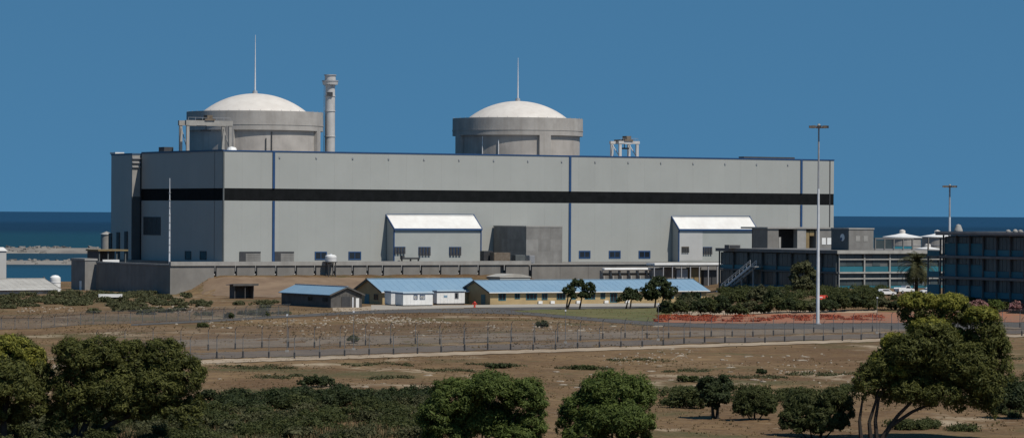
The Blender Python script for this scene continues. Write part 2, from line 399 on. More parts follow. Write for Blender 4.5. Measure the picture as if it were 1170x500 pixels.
def build_breakwater(name, label, y0, x0, x1, top, half, seed):
    rs = random.Random(seed); t = thing(name, label, 'breakwater', ((x0 + x1) / 2, y0, SEA), math.radians(4))
    hw = (x1 - x0) / 2
    MB().prism([(-half, 0), (half, 0), (half * .35, top - SEA), (-half * .35, top - SEA)], -hw, hw).build('rubble_core', 'armour', t)
    me = []
    for k in range(4):
        m = MB(); pts = []
        for (sx, sy, sz) in ((-1,-1,-1),(1,-1,-1),(1,1,-1),(-1,1,-1),(-1,-1,1),(1,-1,1),(1,1,1),(-1,1,1)):
            pts.append((sx * rs.uniform(.6, 1.1), sy * rs.uniform(.6, 1.1), sz * rs.uniform(.5, 1.0)))
        m.hull(pts[:4], pts[4:]); ob = m.build('armour_stone', 'armour', t); me.append(ob.data); bpy.data.objects.remove(ob)
    for i in range(220):
        o = bpy.data.objects.new('armour_stone', me[i % 4]); COL.objects.link(o); o.parent = t
        f = rs.uniform(-1, .9); sc = rs.uniform(.8, 1.7) * (1 if seed == 3 else .6)
        xx = rs.uniform(-hw, hw)
        o.location = (xx, f * half * .95 if f < -.3 else rs.uniform(-.3, .3) * half, (top - SEA) * (1 if f > -.3 else (1 + f) / .7 * .95 + .04))
        o.scale = (sc * 1.2, sc, sc * .8); o.rotation_euler = (rs.uniform(-.4, .4), rs.uniform(-.4, .4), rs.uniform(0, 6))
build_breakwater('breakwater', 'long pale outer breakwater of rough stone at the edge of the open sea', 2080, -520, -230, -2.9, 24, 3)
build_breakwater('breakwater', 'low inner breakwater with a pale straight top across the harbour basin', 1640, -420, -195, -4.3, 16, 5)

# ------------------------------------------------------------------ plant platform and retaining walls
PZ = 5.5
def plat(name, u0, u1, v0, v1, z1=PZ):
    x, y = w2(u0, v0)
    o = MB().box(0, u1 - u0, 0, v1 - v0, -1 if v1 < -90 else -14, z1).build(name, 'concrete_wall'); o.location = (x, y, 0); o.rotation_euler = (0, 0, R30); kind(o)
plat('plant_platform', PU + 1.6, 232, PV + 1.6, -95)
plat('plant_platform', -3.3, 232, -95.02, 75, PZ - .01)
plat('plant_platform', 20, 232, 75.02, 100, PZ - .03)
plat('plant_platform', -48, -3.32, -95.02, -30, PZ - .02)

rw = Plant('retaining_wall', 'long grey concrete retaining wall with dark vertical slots above the brown earth bank', 'retaining wall', PU, PV, 0)
US = [on_v(p, 300, PV)[0] for p in (246, 269.5, 292.5, 315.5, 338, 360, 382, 403, 420, 437.5, 459.5, 481, 503, 525, 547, 575, 606, 640, 672, 704, 740, 780, 820, 860)]
pu = cu = PU
for i, uu in enumerate(US):
    gap = .34 if i < 15 else (.85 if i == 15 else .5 if i == 16 else .03)
    rw.box('wall_panel', 'concrete_wall', pu, uu - gap, PV, PV + .7, 0, 6.9)
    rw.box('coping', 'fascia', cu + .01, uu, PV - .35, PV + .9, 6.903, 7.9 if i < 17 else 7.2); cu = uu
    if i < 17:
        rw.box('slot_back', 'concrete_wall', uu - gap - .1, uu + gap + .1, PV + 1.3, PV + 1.55, 0, 6.88)
        if i < 15: rw.part('drain_pipe', 'white_paint', MB().tube((uu, PV + .5, 4.75), (uu, PV + 1.29, 4.8), .13))
    pu = uu + gap
lw = Plant('retaining_wall', 'shaded dark end wall of the concrete platform behind green scrub', 'retaining wall', PU, PV, 0)
vA = PV + .72; vB = on_u(110, 320, PU)[1]
nP = 6
for i in range(nP):
    a = vA + (vB - vA) * i / nP; b = vA + (vB - vA) * (i + 1) / nP
    lw.box('wall_panel', 'concrete_wall', PU, PU + .6, a + .03, b - .03, 0, 6.9)
    lw.box('coping', 'fascia', PU - .15, PU + .8, a + .01, b - .01, 6.903, 7.3)
# concrete pier block left of it
g0 = on_u(97, 330, PU - 1)
pb = Plant('concrete_pier', 'tall pale concrete pier at the left end of the platform wall', 'pier', PU - 4, vB + 1, 0)
v0 = vB + .5; ua = on_v(97, 320, v0)[0]; ub = on_v(110.5, 320, v0)[0]; zt = on_v(100, 297.5, v0)[2]
pb.box('pier_body', 'concrete_block', ua, ub, v0, v0 + 9, 0, zt)
pb.box('cap', 'fascia', ua - .15, ub + .15, v0 - .15, v0 + 9.15, zt + .003, zt + .5)
pb.box('small_door', 'white_paint', ua - .1, ua - .02, v0 + 2, v0 + 3.4, 0, 2.3)

# ------------------------------------------------------------------ the long hall
HW, HD = 213.7, 58.0
ZT = on_v(255, 171.5, 0)[2]; ZB1 = on_v(255, 214.8, 0)[2]; ZB0 = on_v(255, 229, 0)[2]
H = Plant('turbine_hall', 'vast pale grey clad hall with a black band and blue trim', 'building', 0, 0, PZ)
H.box('core', 'cladding', .12, HW - .12, .12, HD - .5, PZ, ZT - .4)
H.box('roof', 'concrete', .3, HW - .3, .3, HD - .3, ZT - .38, ZT - .1)
npan = 36; pw = HW / npan; g = .006
def panel_mesh(w, z0, z1, ax, mat):
    m = MB()
    m.box(g, w - g, 0, .4, z0, z1) if ax == 'u' else m.box(0, .4, g, w - g, z0, z1)
    o = m.build('cladding_panel', mat); me = o.data; bpy.data.objects.remove(o); return me
hU = ZT - ZB1; hL = ZB0 - PZ
pU = panel_mesh(pw, 0, hU - .3, 'u', 'cladding'); pL = panel_mesh(pw, 0, hL, 'u', 'cladding'); pB = panel_mesh(pw, 0, ZB1 - ZB0 - .06, 'u', 'band')
for i in range(npan):
    H.inst('cladding_panel', pU, i * pw, 0, ZB1); H.inst('cladding_panel', pL, i * pw, 0, PZ); H.inst('band_panel', pB, i * pw, .06, ZB0 + .03)
npd = 10; pd = HD / npd
sU = panel_mesh(pd, 0, hU - .3, 'v', 'cladding'); sL = panel_mesh(pd, 0, hL, 'v', 'cladding'); sB = panel_mesh(pd, 0, ZB1 - ZB0 - .06, 'v', 'band')
for i in range(npd):
    v = i * pd
    if i == 0: v += .42
    for me, z, du in ((sU, ZB1, 0), (sL, PZ, 0), (sB, ZB0 + .03, .06)):
        H.inst('cladding_panel' if du == 0 else 'band_panel', me, du, v if i else .42, z)
for i in range(npd):
    H.inst('cladding_panel', sU, HW - .4, i * pd + (.42 if i == 0 else 0), ZB1); H.inst('cladding_panel', sL, HW - .4, i * pd + (.42 if i == 0 else 0), PZ); H.inst('band_panel', sB, HW - .46, i * pd + (.42 if i == 0 else 0), ZB0 + .03)
m = MB(); m.box(-.12, HW + .12, -.14, .3, ZT - .3, ZT + .06); H.part('roof_trim', 'blue_trim', m)
m = MB(); m.box(-.14, .3, .31, HD, ZT - .3, ZT + .2); H.part('roof_trim', 'blue_grey_trim', m)
for p in (312.4, 651, 915.3):
    uu = on_v(p, 240, 0)[0]; H.box('downpipe', 'blue_trim', uu - .36, uu + .36, -.25, -.01, PZ, ZB0 - .02); H.box('downpipe', 'blue_trim', uu - .36, uu + .36, -.25, -.01, ZB1 + .02, ZT - .31)
H.box('corner_trim', 'office_dark', -.16, .25, -.16, .2, PZ, ZT - .31)
H.box('corner_trim', 'dark_metal', HW - 1.75, HW - 1.4, -.1, .0, PZ, ZT - .31)
for i in range(3, npan, 2):
    H.box('wall_vent', 'steel', i * pw - .22, i * pw + .22, -.22, -.02, ZT - 2.1, ZT - 1.6)
def pxrect(x0, x1, y0, y1, v=0):
    a = on_v(x0, y1, v); b = on_v(x1, y0, v); return a[0], b[0], a[2], b[2]
for x0, x1 in ((359.5, 373.5), (398, 412.5)):
    u0, u1, z0, z1 = pxrect(x0, x1, 287.2, 296.6); H.window_v(u0, u1, 0, z0, z1, .3, mull=2)
for x0, x1 in ((661.3, 674.5), (695.5, 709), (729.5, 743)):
    u0, u1, z0, z1 = pxrect(x0, x1, 286.2, 295); H.window_v(u0, u1, 0, z0, z1, .35, mull=2)
for x0, x1 in ((273.5, 297.5), (313.5, 335.5)):
    u0, u1, z0, z1 = pxrect(x0, x1, 287.2, 300); z0 = PZ + .05
    fr = H.part('roller_door', 'dark_metal', MB().box(u0, u0 + 1.9, -.3, -.02, z0, z1).box(u0 + 1.9, u1, -.3, -.02, z1 - .35, z1))
    k = 10
    for j in range(k):
        H.box('slat', 'concrete_block', u0 + 1.9, u1, -.22 + (j % 2) * .03, -.02, z0 + (z1 - .35 - z0) * j / k, z0 + (z1 - .36 - z0) * (j + 1) / k, parent=fr)
a = on_u(183.6, 268.5, 0); b = on_u(164.2, 247.5, 0); H.window_u(a[1], b[1], 0, a[2], b[2], .3, mull=4, pane='louvre')
for x0, x1 in ((211.5, 218.5), (228.5, 236)):
    a = on_u(x1, 296.5, 0); b = on_u(x0, 286.5, 0); H.window_u(a[1], b[1], 0, a[2], b[2], .25, mull=1)
u, v, z = on_u(169, 170, 3)
H.box('roof_box', 'dark_metal', 2, 5, HD - 12, HD - 8, ZT - .1, ZT + 1.6)
H.part('roof_vent', 'white_paint', MB().lathe([(0, ZT + 1.5), (1.2, ZT + 1.2), (1.6, ZT + .3), (1.6, ZT - .1)], 12, (12, 20)))
a = on_v(848, 180, 10)[0]; b = on_v(906, 180, 10)[0]
H.box('roof_hatch', 'dark_metal', a, b, 9, 12, ZT - .1, ZT + .75)

# taller service block at the back left of the hall
LB = Plant('service_block', 'grey windowless service block at the back left corner of the great hall', 'building', -3, HD + 4, PZ)
bu = -2.9; bv0 = HD + .4; zt = on_u(140, 177.2, bu)[2]; zc = on_u(156, 224.5, bu)[2]
bv1 = on_u(127, 200, bu)[1]
nb = 6; pd2 = (bv1 - bv0 - .5) / nb
LB.box('core', 'dark_metal', bu + .45, 24, bv0 + .45, bv1 - .3, PZ, zt - .3)
me = panel_mesh(pd2, 0, zt - PZ, 'v', 'cladding')
for i in range(nb): LB.inst('cladding_panel', me, bu, bv0 + .42 + i * pd2, PZ)
LB.box('front_panel', 'fascia', bu, -.3, bv0, bv0 + .4, zc, zt)
for k in range(3): LB.box('ledge', 'steel', bu - .1, -.3, bv0 - .5, bv0 - .01, zt - 1.2 - k * 1.3, zt - .9 - k * 1.3)
LB.box('shade_toned_panel', 'shade_toned_clad', bu, -.3, bv0, bv0 + .4, PZ, zc - .02)  # sun-facing panel coloured dark so that it matches the shaded wall
for k in range(3): LB.box('louvre_fin', 'louvre', bu - .35, bu - .02, bv0 + 3 + k * 6, bv0 + 5 + k * 6, PZ, PZ + 8.5 - k * .3)
LB.box('parapet', 'blue_grey_trim', bu - .1, 24, bv0 - .1, bv1, zt + .003, zt + .5)
LB.box('roof_cap', 'white_paint', bu + 3, bu + 6, bv0 + 20, bv0 + 24, zt + .5, zt + 1.1)

# gabled annexes against the hall front
def annex(label, pL0, pF0, pF1, pR1, ye, yr, lightpx=None, wins=()):
    uL = on_v(pL0, 280, 0)[0]
    # depth so that the front left corner falls at pF0
    d = min(np.arange(2, 12, .05), key=lambda q: abs(on_v(pF0, 280, -q)[0] - uL))
    uR = on_v(pF1, 280, -d)[0]; ze = on_v(pF0, ye, -d)[2]; zr = on_v(pL0, yr, 0)[2]
    t = Plant('annex', label, 'annex', uL, -d, PZ)
    t.box('front_wall', 'annex_paint', uL, uR, -d, -d + .4, PZ, ze)
    prof = [(-d + .41, PZ), (-.45, PZ), (-.45, zr - .2), (-d + .41, ze - .02)]
    for a, b in ((uL, uL + .4), (uR - .4, uR)): t.part('side_wall', 'annex_paint', MB().prism(prof, a, b))
    n = 14; w = (uR - uL) / n
    for i in range(n):
        a, b = uL + i * w, uL + (i + 1) * w
        t.part('roof_sheet', 'white_roof', MB().prism([(-d - .35, ze + .0), (-.05, zr), (-.05, zr + .3), (-d - .35, ze + .3)], a + .004, b - .004))
    t.part('ridge_trim', 'blue_grey_trim', MB().box(uL - .1, uR + .1, -.6, -.43, zr + .32, zr + .55))
    t.part('eave_trim', 'blue_trim', MB().box(uL - .15, uR + .15, -d - .55, -d - .36, ze - .25, ze + .28))
    for a in (uL - .3, uR + .02):
        t.part('verge_trim', 'blue_trim', MB().prism([(-d - .35, ze - .15), (-.05, zr - .15), (-.05, zr + .42), (-d - .35, ze + .42)], a, a + .28))
    for a in (uL - .16, uR - .2):
        t.box('corner_trim', 'blue_trim', a, a + .36, -d - .14, -d + .1, PZ, ze - .26)
    if lightpx:
        ul = on_v(lightpx, 280, -d)[0]; t.box('pale_panel', 'annex_light', uL + .25, ul, -d - .06, -d - .005, PZ + .4, ze - .27)
    for x0, x1, y0, y1, fm in wins:
        u0, u1, z0, z1 = pxrect(x0, x1, y0, y1, -d)
        fr = t.part('vent_window', fm, MB().box(u0, u1, -d - .16, -d - .07, z0, z1))
        k = 4
        for j in range(k):
            c = u0 + (u1 - u0) * (j + .5) / k; r = (u1 - u0) / k * .36
            t.box('louvre', 'louvre', c - r, c + r, -d - .32, -d - .165, z0 + .25, z1 - .15, parent=fr)
            t.box('hood', 'dark_metal', c - r, c + r, -d - .42, -d - .33, z0 - .25, z0 + .75, parent=fr)
    return t, uL, uR, d, ze
t, *_ = annex('grey annex with white sloping roof beside the big concrete block', 441.2, 450, 549.5, 0, 261.8, 246, None,
      [(449.8, 463, 281.6, 289, 'blue_trim'), (478, 491.8, 281.8, 290.8, 'blue_trim'), (513, 526.8, 281.8, 290.8, 'blue_trim')])
dA = _[2]; u0, u1, z0, z1 = pxrect(459, 479, 294, 298, -dA - 2)
pl = Plant('loading_platform', 'low dark loading platform in front of the annex with blue-trimmed white roof', 'platform', u0, -dA - 2, PZ)
pl.box('deck', 'dark_metal', u0, u1, -dA - 2.5, -dA - 1, z1 - .5, z1)
for a in (u0, u0 + (u1 - u0) / 2, u1 - .3): pl.box('leg', 'dark_metal', a, a + .3, -dA - 2, -dA - 1.5, PZ, z1 - .5)
pl.box('backboard', 'dark_metal', u0, u0 + .8, -dA - 2.3, -dA - 1, z1, z1 + .6)
annex('grey annex with white roof and paler left bay behind the dark office block', 767.4, 775.5, 864, 0, 262.4, 248, 802.5,
      [(778.5, 787, 281.5, 287.5, 'rust_steel'), (803, 813.5, 281.8, 289.5, 'blue_trim')])

# concrete block standing out from the hall front
ub0 = on_v(563, 280, 0)[0]; bd = 19.9; ub1 = on_v(642.5, 280, -bd)[0]; zb = on_v(601, 259.3, -bd)[2]
CB = Plant('concrete_block', 'square bare concrete block, half in shade, in front of the hall between the annexes', 'building', ub0, -bd, PZ)
CB.box('core', 'dark_metal', ub0 + .3, ub1 - .3, -bd + .3, -.5, PZ, zb - .3)
rows = 3
for r in range(rows):
    z0 = PZ + (zb - PZ) * r / rows; z1 = PZ + (zb - PZ) * (r + 1) / rows
    for i in range(3):
        a = ub0 + (ub1 - ub0) * i / 3; b = ub0 + (ub1 - ub0) * (i + 1) / 3
        CB.box('wall_panel', 'concrete_block', a + .008, b - .008, -bd, -bd + .3, z0 + .006, z1 - .006)
    for i in range(4):
        a = -bd + .31 + (bd - .8) * i / 4; b = -bd + .31 + (bd - .8) * (i + 1) / 4
        CB.box('wall_panel', 'concrete_block', ub0, ub0 + .28, a + .008, b - .008, z0 + .006, z1 - .006)
CB.box('parapet', 'fascia', ub0 - .1, ub1 + .1, -bd - .1, -.45, zb + .003, zb + .35)
# low crates, pipes at its foot (container row)
def crate(label, px0, px1, py0, v, mat, group=None):
    a = on_v(px0, 297, v); b = on_v(px1, py0, v)
    t = Plant('container', label, 'container', a[0], v, PZ, group)
    m = MB().box(a[0], b[0], v, v + 2.4, PZ + .1, b[2]); t.part('body', mat, m)
    n = 8
    for i in range(n):
        c = a[0] + (b[0] - a[0]) * (i + .5) / n; t.box('rib', mat, c - .08, c + .08, v - .08, v - .003, PZ + .3, b[2] - .2)
    t.box('skid', 'dark_metal', a[0] + .3, b[0] - .3, v + .2, v + 2.2, PZ, PZ + .1)
crate('dark container at the corner of the blue-trimmed annex', 553, 563, 286.5, -24, 'dark_metal')
crate('rusty brown container against the shaded side of the concrete block', 564.5, 583, 288.3, -27, 'rust_steel')
crate('small dark container near the lit face of the concrete block', 589, 600, 291, -27, 'office_dark')
crate('small pale container at the foot of the lit concrete block', 605, 611, 291.5, -27, 'steel')

# ------------------------------------------------------------------ reactor buildings
def reactor(label, pxc, v, ytop, ybot, yapex, yspire, ang, bw, seed):
    u = on_v(pxc, 150, v)[0]; x, y = w2(u, v); R = 21.3
    front = y - R
    zt = CAMZ + ray(pxc, ytop)[1] * front; zb = CAMZ + ray(pxc, ybot)[1] * front
    za = CAMZ + ray(pxc, yapex)[1] * y; zs = CAMZ + ray(pxc, yspire)[1] * y
    t = thing('reactor_building', label, 'reactor building', (x, y, PZ))
    rl = R - 1.0
    MB().lathe([(0, zb - PZ), (rl, zb - PZ + .2), (rl, 0)], 96).build('drum', 'concrete', t, smooth=False)
    for p in t.children:
        pass
    MB().lathe([(R - 4.2, zt - PZ - .8), (R - .5, zt - PZ - .8), (R - .5, zt - PZ), (R, zt - PZ), (R, zb - PZ + 1.9), (R + .12, zb - PZ + 1.9), (R + .12, zb - PZ + 1.55), (R, zb - PZ + 1.55), (R, zb - PZ), (rl - .5, zb - PZ)], 128).build('ring_beam', 'concrete_ring', t)
    h = za - zt - .2; r = 16.2; Rs = (r * r + h * h) / (2 * h)
    prof = [(Rs * math.sin(a), za - PZ - Rs * (1 - math.cos(a))) for a in np.linspace(0, math.asin(r / Rs), 18)] + [(r + .6, zt - PZ - .9)]
    prof = prof[::-1]
    MB().lathe(prof, 96).build('dome', 'dome', t, smooth=True)
    for k in range(4):
        a = math.radians(ang + 90 * k - 90); ca, sa = math.cos(a), math.sin(a)
        P = lambda rr, tt: (ca * rr - sa * tt, sa * rr + ca * tt)
        b = [P(rl - 1, -bw / 2), P(R + .02, -bw / 2), P(R + .02, bw / 2), P(rl - 1, bw / 2)]
        MB().hull([(p[0], p[1], 0) for p in b], [(p[0], p[1], zb - PZ - .01) for p in b]).build('buttress', 'concrete_ring', t)
    sp = MB().tube((0, 0, za - PZ - .1), (0, 0, za - PZ + .9), .9, .7, 12); sp.build('spire_base', 'steel', t)
    MB().tube((0, 0, za - PZ + .9), (0, 0, zs - PZ), .26, .07, 8).build('lightning_spire', 'pale_steel', t)
    # roof railing posts and small wall fittings
    for k in range(40):
        a = 2 * math.pi * k / 40
        MB().tube((R * .985 * math.cos(a), R * .985 * math.sin(a), zt - PZ), (R * .985 * math.cos(a), R * .985 * math.sin(a), zt - PZ + .35), .06, n=5).build('parapet_stub', 'steel', t)
    for da, z0, z1 in ((ang - 42, 0, zb - PZ - 1.5), (ang - 58, 0, zb - PZ - .5)) if seed else ((ang + 36, 0, zb - PZ - .6), (ang + 31, 0, zb - PZ - 2.5)):
        a = math.radians(da - 90); MB().tube(((rl + .25) * math.cos(a), (rl + .25) * math.sin(a), z0), ((rl + .25) * math.cos(a), (rl + .25) * math.sin(a), z1), .16, n=6).build('wall_pipe', 'pale_steel' if seed else 'dark_metal', t)
    return t
reactor('left domed concrete reactor drum beside the vent stack and rooftop gantry', 291.2, 75, 126.3, 148.2, 107, 40, -17, 2.8, 0)
reactor('right domed concrete reactor drum standing alone above the middle of the hall', 591.5, 75, 134, 154, 115.6, 66, 24.5, 4.0, 1)

# vent stack beside the left drum
u, v, _z = on_v(377, 150, 72); x, y = w2(u, v); zz = lambda py: CAMZ + ray(377, py)[1] * y - PZ
VS = thing('vent_stack', 'tall grey ventilation stack with ringed head beside the left drum', 'stack', (x, y, PZ))
zs = [0, zz(156), zz(127), zz(110), zz(98)]
for i in range(4):
    MB().tube((0, 0, zs[i] + .05), (0, 0, zs[i + 1] - .05), 1.62 - .03 * i, 1.6 - .03 * i, 24).build('stack_section', 'stack', VS, smooth=False)
    MB().tube((0, 0, zs[i + 1] - .12), (0, 0, zs[i + 1] + .12), 1.78 - .03 * i, n=24).build('flange', 'stack', VS)
MB().tube((0, 0, zz(97)), (0, 0, zz(93.5)), 2.35, 2.5, 24).build('head_platform', 'stack', VS)
MB().lathe([(2.45, zz(93.4)), (2.6, zz(93.4)), (2.6, zz(92)), (2.45, zz(92))], 24).build('platform_rail', 'steel', VS)
MB().tube((0, 0, zz(93.2)), (0, 0, zz(86)), 1.75, 1.7, 24).build('head', 'stack', VS)
MB().tube((0, 0, zz(86.6)), (0, 0, zz(85.4)), 1.95, 1.95, 24).build('head_rim', 'steel', VS)
MB().box(-.9, .9, -2.0, -1.5, zz(110), zz(105.6)).build('instrument_box', 'dark_metal', VS)
lad = MB()
for sx in (-.3, .3): lad.tube((-1.9, sx, 0), (-1.9, sx, zz(94)), .07, n=5)
for k in range(60): lad.tube((-1.9, -.3, k * zz(94) / 60), (-1.9, .3, k * zz(94) / 60), .05, n=4)
lad.build('ladder', 'steel', VS)

# gantries on the roof
def gantry(label, p0, p1, ytop, v, mat, trolley, beamh):
    a = on_v(p0, ytop, v); b = on_v(p1, ytop, v); zt = a[2]
    t = Plant('roof_gantry', label, 'gantry', (a[0] + b[0]) / 2, v, ZT - .1)
    for uu in (a[0], b[0]):
        for dv in (0, 5): t.part('leg', mat, MB().box(uu - .45, uu + .45, v + dv - .3, v + dv + .3, ZT - .1, zt - beamh))
        t.part('foot_beam', mat, MB().box(uu - .5, uu + .5, v - .5, v + 5.5, ZT - .1, ZT + .35))
        t.part('brace', mat, MB().tube((uu, v, ZT + .4), (uu, v + 5, zt - beamh), .15, n=5))
    for dv in (0, 5): t.part('bridge_beam', mat, MB().box(a[0] - .7, b[0] + .7, v + dv - .45, v + dv + .45, zt - beamh + .003, zt))
    uc = a[0] + (b[0] - a[0]) * trolley
    h = t.part('trolley', 'rust_steel', MB().box(uc - 1.6, uc + 1.6, v - .8, v + 5.8, zt + .003, zt + .5).box(uc - .8, uc + .9, v - .6, v + 2, zt + .5, zt + 1.6))
    t.part('hook_cable', 'dark_metal', MB().tube((uc, v + 2, zt + .003), (uc, v + 2, zt - beamh - 1.2), .14, n=5).box(uc - 1.6, uc + 1.4, v + 1.5, v + 2.5, zt - beamh - 1.7, zt - beamh - 1.2), parent=h)
    t.part('handrail', 'steel', MB().box(a[0], b[0], v - .5, v - .42, zt + .8, zt + .88))
    for k in range(7): 
        q = a[0] + (b[0] - a[0]) * k / 6; t.part('rail_post', 'steel', MB().box(q - .04, q + .04, v - .5, v - .42, zt + .001, zt + .8))
gantry('pale steel gantry crane on the roof before the left drum', 214.5, 263, 137.3, 40, 'fascia', .5, 1.5)
gantry('small rusty gantry frame on the hall roof, right of both drums', 708.5, 728, 161, 40, 'stack', .45, .9)

# lightning mast left of the hall, water tank on legs
x, y, z = at(193.5, 299, 905)
t = thing('lightning_mast', 'slender white mast in front of the shaded end of the hall', 'mast', (x, y, PZ))
zt = at(193.5, 203.5, 905)[2] - PZ
MB().tube((0, 0, 0), (0, 0, zt * .6), .24, .2, 8).build('lower_mast', 'pale_steel', t); MB().tube((0, 0, zt * .6), (0, 0, zt), .16, .08, 8).build('upper_mast', 'pale_steel', t)
MB().box(-.5, .5, -.5, .5, 0, .3).build('foot_plate', 'steel', t)
for k in range(9): MB().tube((0, 0, zt * (.15 + .085 * k)), (0, 0, zt * (.15 + .085 * k) + .2), .3, n=8).build('mast_band', 'steel', t)
wv = PV - 1.8; u, v, z = on_v(378, 299.5, wv); x, y = w2(u, v); zg = float(height(x, y)); z2 = on_v(378, 291, wv)[2]
t = Plant('water_tank', 'small white water tank on a steel stand against the retaining wall', 'tank', u, v, zg)
for a in (-.95, .95):
    for b in (-.7, .7): t.box('leg', 'dark_metal', u + a - .1, u + a + .1, v + b - .1, v + b + .1, zg - .2, z)
t.box('stand_top', 'dark_metal', u - 1.3, u + 1.3, v - 1, v + 1, z + .002, z + .2)
t.part('tank_body', 'white_paint', MB().lathe([(0, z2 + .1), (.9, z2), (1.4, z2 - .25), (1.45, z + .2), (0, z + .2)], 24, (u, v)))
for zk in (.5, 1.0): t.part('tank_band', 'steel', MB().lathe([(1.45, z + zk), (1.5, z + zk), (1.5, z + zk + .08), (1.45, z + zk + .08)], 24, (u, v)))
t.part('tank_lid', 'pale_steel', MB().tube((u, v, z2 + .05), (u, v, z2 + .25), .3, n=12))


# ------------------------------------------------------------------ low buildings with blue roofs
def gable_building(P, axis, u0, u1, v0, v1, ze, zr, wall, roof, over=.6, z0=-.2, gable_mat=None):
    """walls as four slabs, two roof slopes, ridge along axis"""
    gm = gable_mat or wall
    if axis == 'u':
        mid = (v0 + v1) / 2
        P.box('wall', wall, u0, u1, v0, v0 + .25, z0, ze); P.box('wall', wall, u0, u1, v1 - .25, v1, z0, ze)
        prof = [(v0 + .26, z0), (v1 - .26, z0), (v1 - .26, ze), (mid, zr - .12), (v0 + .26, ze)]
        for a in (u0, u1 - .25): P.part('gable_wall', gm, MB().prism(prof, a, a + .25))
        for sgn, va, vb in ((1, v0 - over, mid), (-1, v1 + over, mid)):
            sl = (zr - ze) / (mid - v0); zo = ze - over * sl
            pr = [(va, zo), (vb, zr), (vb, zr + .14), (va, zo + .14)]
            if sgn < 0: pr = pr[::-1]
            m = MB().prism(pr, u0 - over, u1 + over)
            r = P.part('roof_slope', roof, m)
            n = int((u1 - u0) / 1.6); rib = MB()
            for i in range(n + 1):
                c = u0 - over + .1 + (u1 - u0 + 2 * over - .2) * i / n
                rib.prism([(va, zo + .141), (vb, zr + .141), (vb, zr + .165), (va, zo + .165)] if sgn > 0 else [(vb, zr + .141), (va, zo + .141), (va, zo + .165), (vb, zr + .165)], c - .05, c + .05)
            P.part('sheet_ribs', roof, rib, parent=r)
        P.box('ridge_cap', roof, u0 - over, u1 + over, mid - .2, mid + .2, zr + .16, zr + .26)
        P.box('gutter', 'white_paint', u0 - over, u1 + over, v0 - over - .15, v0 - over - .01, ze - over * (zr - ze) / (mid - v0) - .06, ze - over * (zr - ze) / (mid - v0) + .14)
        for a in (u0 - over - .06, u1 + over + .01):
            zo = ze - over * (zr - ze) / (mid - v0)
            P.part('barge_board', 'timber', MB().prism([(v0 - over, zo - .12), (mid, zr - .12), (mid, zr + .2), (v0 - over, zo + .2)], a, a + .05).prism([(mid, zr - .12), (v1 + over, zo - .12), (v1 + over, zo + .2), (mid, zr + .2)], a, a + .05))
    else:
        mid = (u0 + u1) / 2
        P.box('wall', wall, u0, u0 + .25, v0, v1, z0, ze); P.box('wall', wall, u1 - .25, u1, v0, v1, z0, ze)
        prof = [(u0 + .26, z0), (u1 - .26, z0), (u1 - .26, ze), (mid, zr - .12), (u0 + .26, ze)]
        for a in (v0, v1 - .25): P.part('gable_wall', gm, MB().prism(prof, a, a + .25, 'y'))
        sl = (zr - ze) / (mid - u0); zo = ze - over * sl
        for ua, flip in ((u0 - over, 0), (u1 + over, 1)):
            pr = [(ua, zo), (mid, zr), (mid, zr + .14), (ua, zo + .14)]
            r = P.part('roof_slope', roof, MB().prism(pr, v0 - over, v1 + over, 'y'))
            n = int((v1 - v0) / 1.6); rib = MB()
            for i in range(n + 1):
                c = v0 - over + .1 + (v1 - v0 + 2 * over - .2) * i / n
                rib.prism([(ua, zo + .141), (mid, zr + .141), (mid, zr + .165), (ua, zo + .165)], c - .05, c + .05, 'y')
            P.part('sheet_ribs', roof, rib, parent=r)
        P.box('ridge_cap', roof, mid - .2, mid + .2, v0 - over, v1 + over, zr + .16, zr + .26)
        for va in (v0 - over - .06,):
            P.part('barge_board', 'timber', MB().prism([(u0 - over, zo - .12), (mid, zr - .12), (mid, zr + .2), (u0 - over, zo + .2)], va, va + .05, 'y').prism([(mid, zr - .12), (u1 + over, zo - .12), (u1 + over, zo + .2), (mid, zr + .2)], va, va + .05, 'y'))

# long cream building
x, y, z = gnd(560, 348); qu, qv = uv_of(x, y); LEN = on_v(807, 340, qv)[0] - qu
zE = on_v(560, 333.2, qv)[2]; zR = on_v(541, 320.8, qv + 6.5)[2]
B2 = Plant('long_bungalow', 'long cream bungalow with light blue roof behind the lawn trees', 'building', qu, qv, 0)
gable_building(B2, 'u', qu, qu + LEN, qv, qv + 13, zE, zR, 'cream_wall', 'blue_roof')
wins = [(569.5, 578, 334.6, 343), (588, 594, 335, 341.2), (601, 613.5, 334.8, 342.2), (619, 625.5, 334.8, 342.2), (636, 646, 334.8, 342), (652, 658, 335, 341.6), (668, 680, 334.8, 341.6), (686, 691.5, 334.4, 341), (697, 705, 334.4, 345), (718, 728, 334, 341), (742, 750, 334, 341), (760, 770, 333.6, 340.6), (779, 788, 333.4, 340), (794, 801, 333.2, 339.6)]
for x0, x1, y0, y1 in wins:
    u0, u1, z0, z1 = pxrect(x0, x1, y0, y1, qv); B2.window_v(u0, u1, qv, z0, z1, .12, 'teal', 3 if u1 - u0 > 2 else 2, .08)
for px in (616.5, 630.5, 660, 692, 716):
    u0 = on_v(px, 345, qv)[0]; B2.box('wall_box', 'white_paint', u0 - .5, u0 + .5, qv - .45, qv - .02, .15, .75)
a = on_u(554.5, 347, qu); b = on_u(550, 336, qu); B2.box('door', 'teal', qu - .1, qu - .01, a[1], b[1], 0, 2.2)
a = on_u(535, 344, qu); b = on_u(529.5, 336, qu); B2.window_u(min(a[1], b[1]), max(a[1], b[1]), qu, 1.0, 2.3, .1, 'timber', 3, .08)
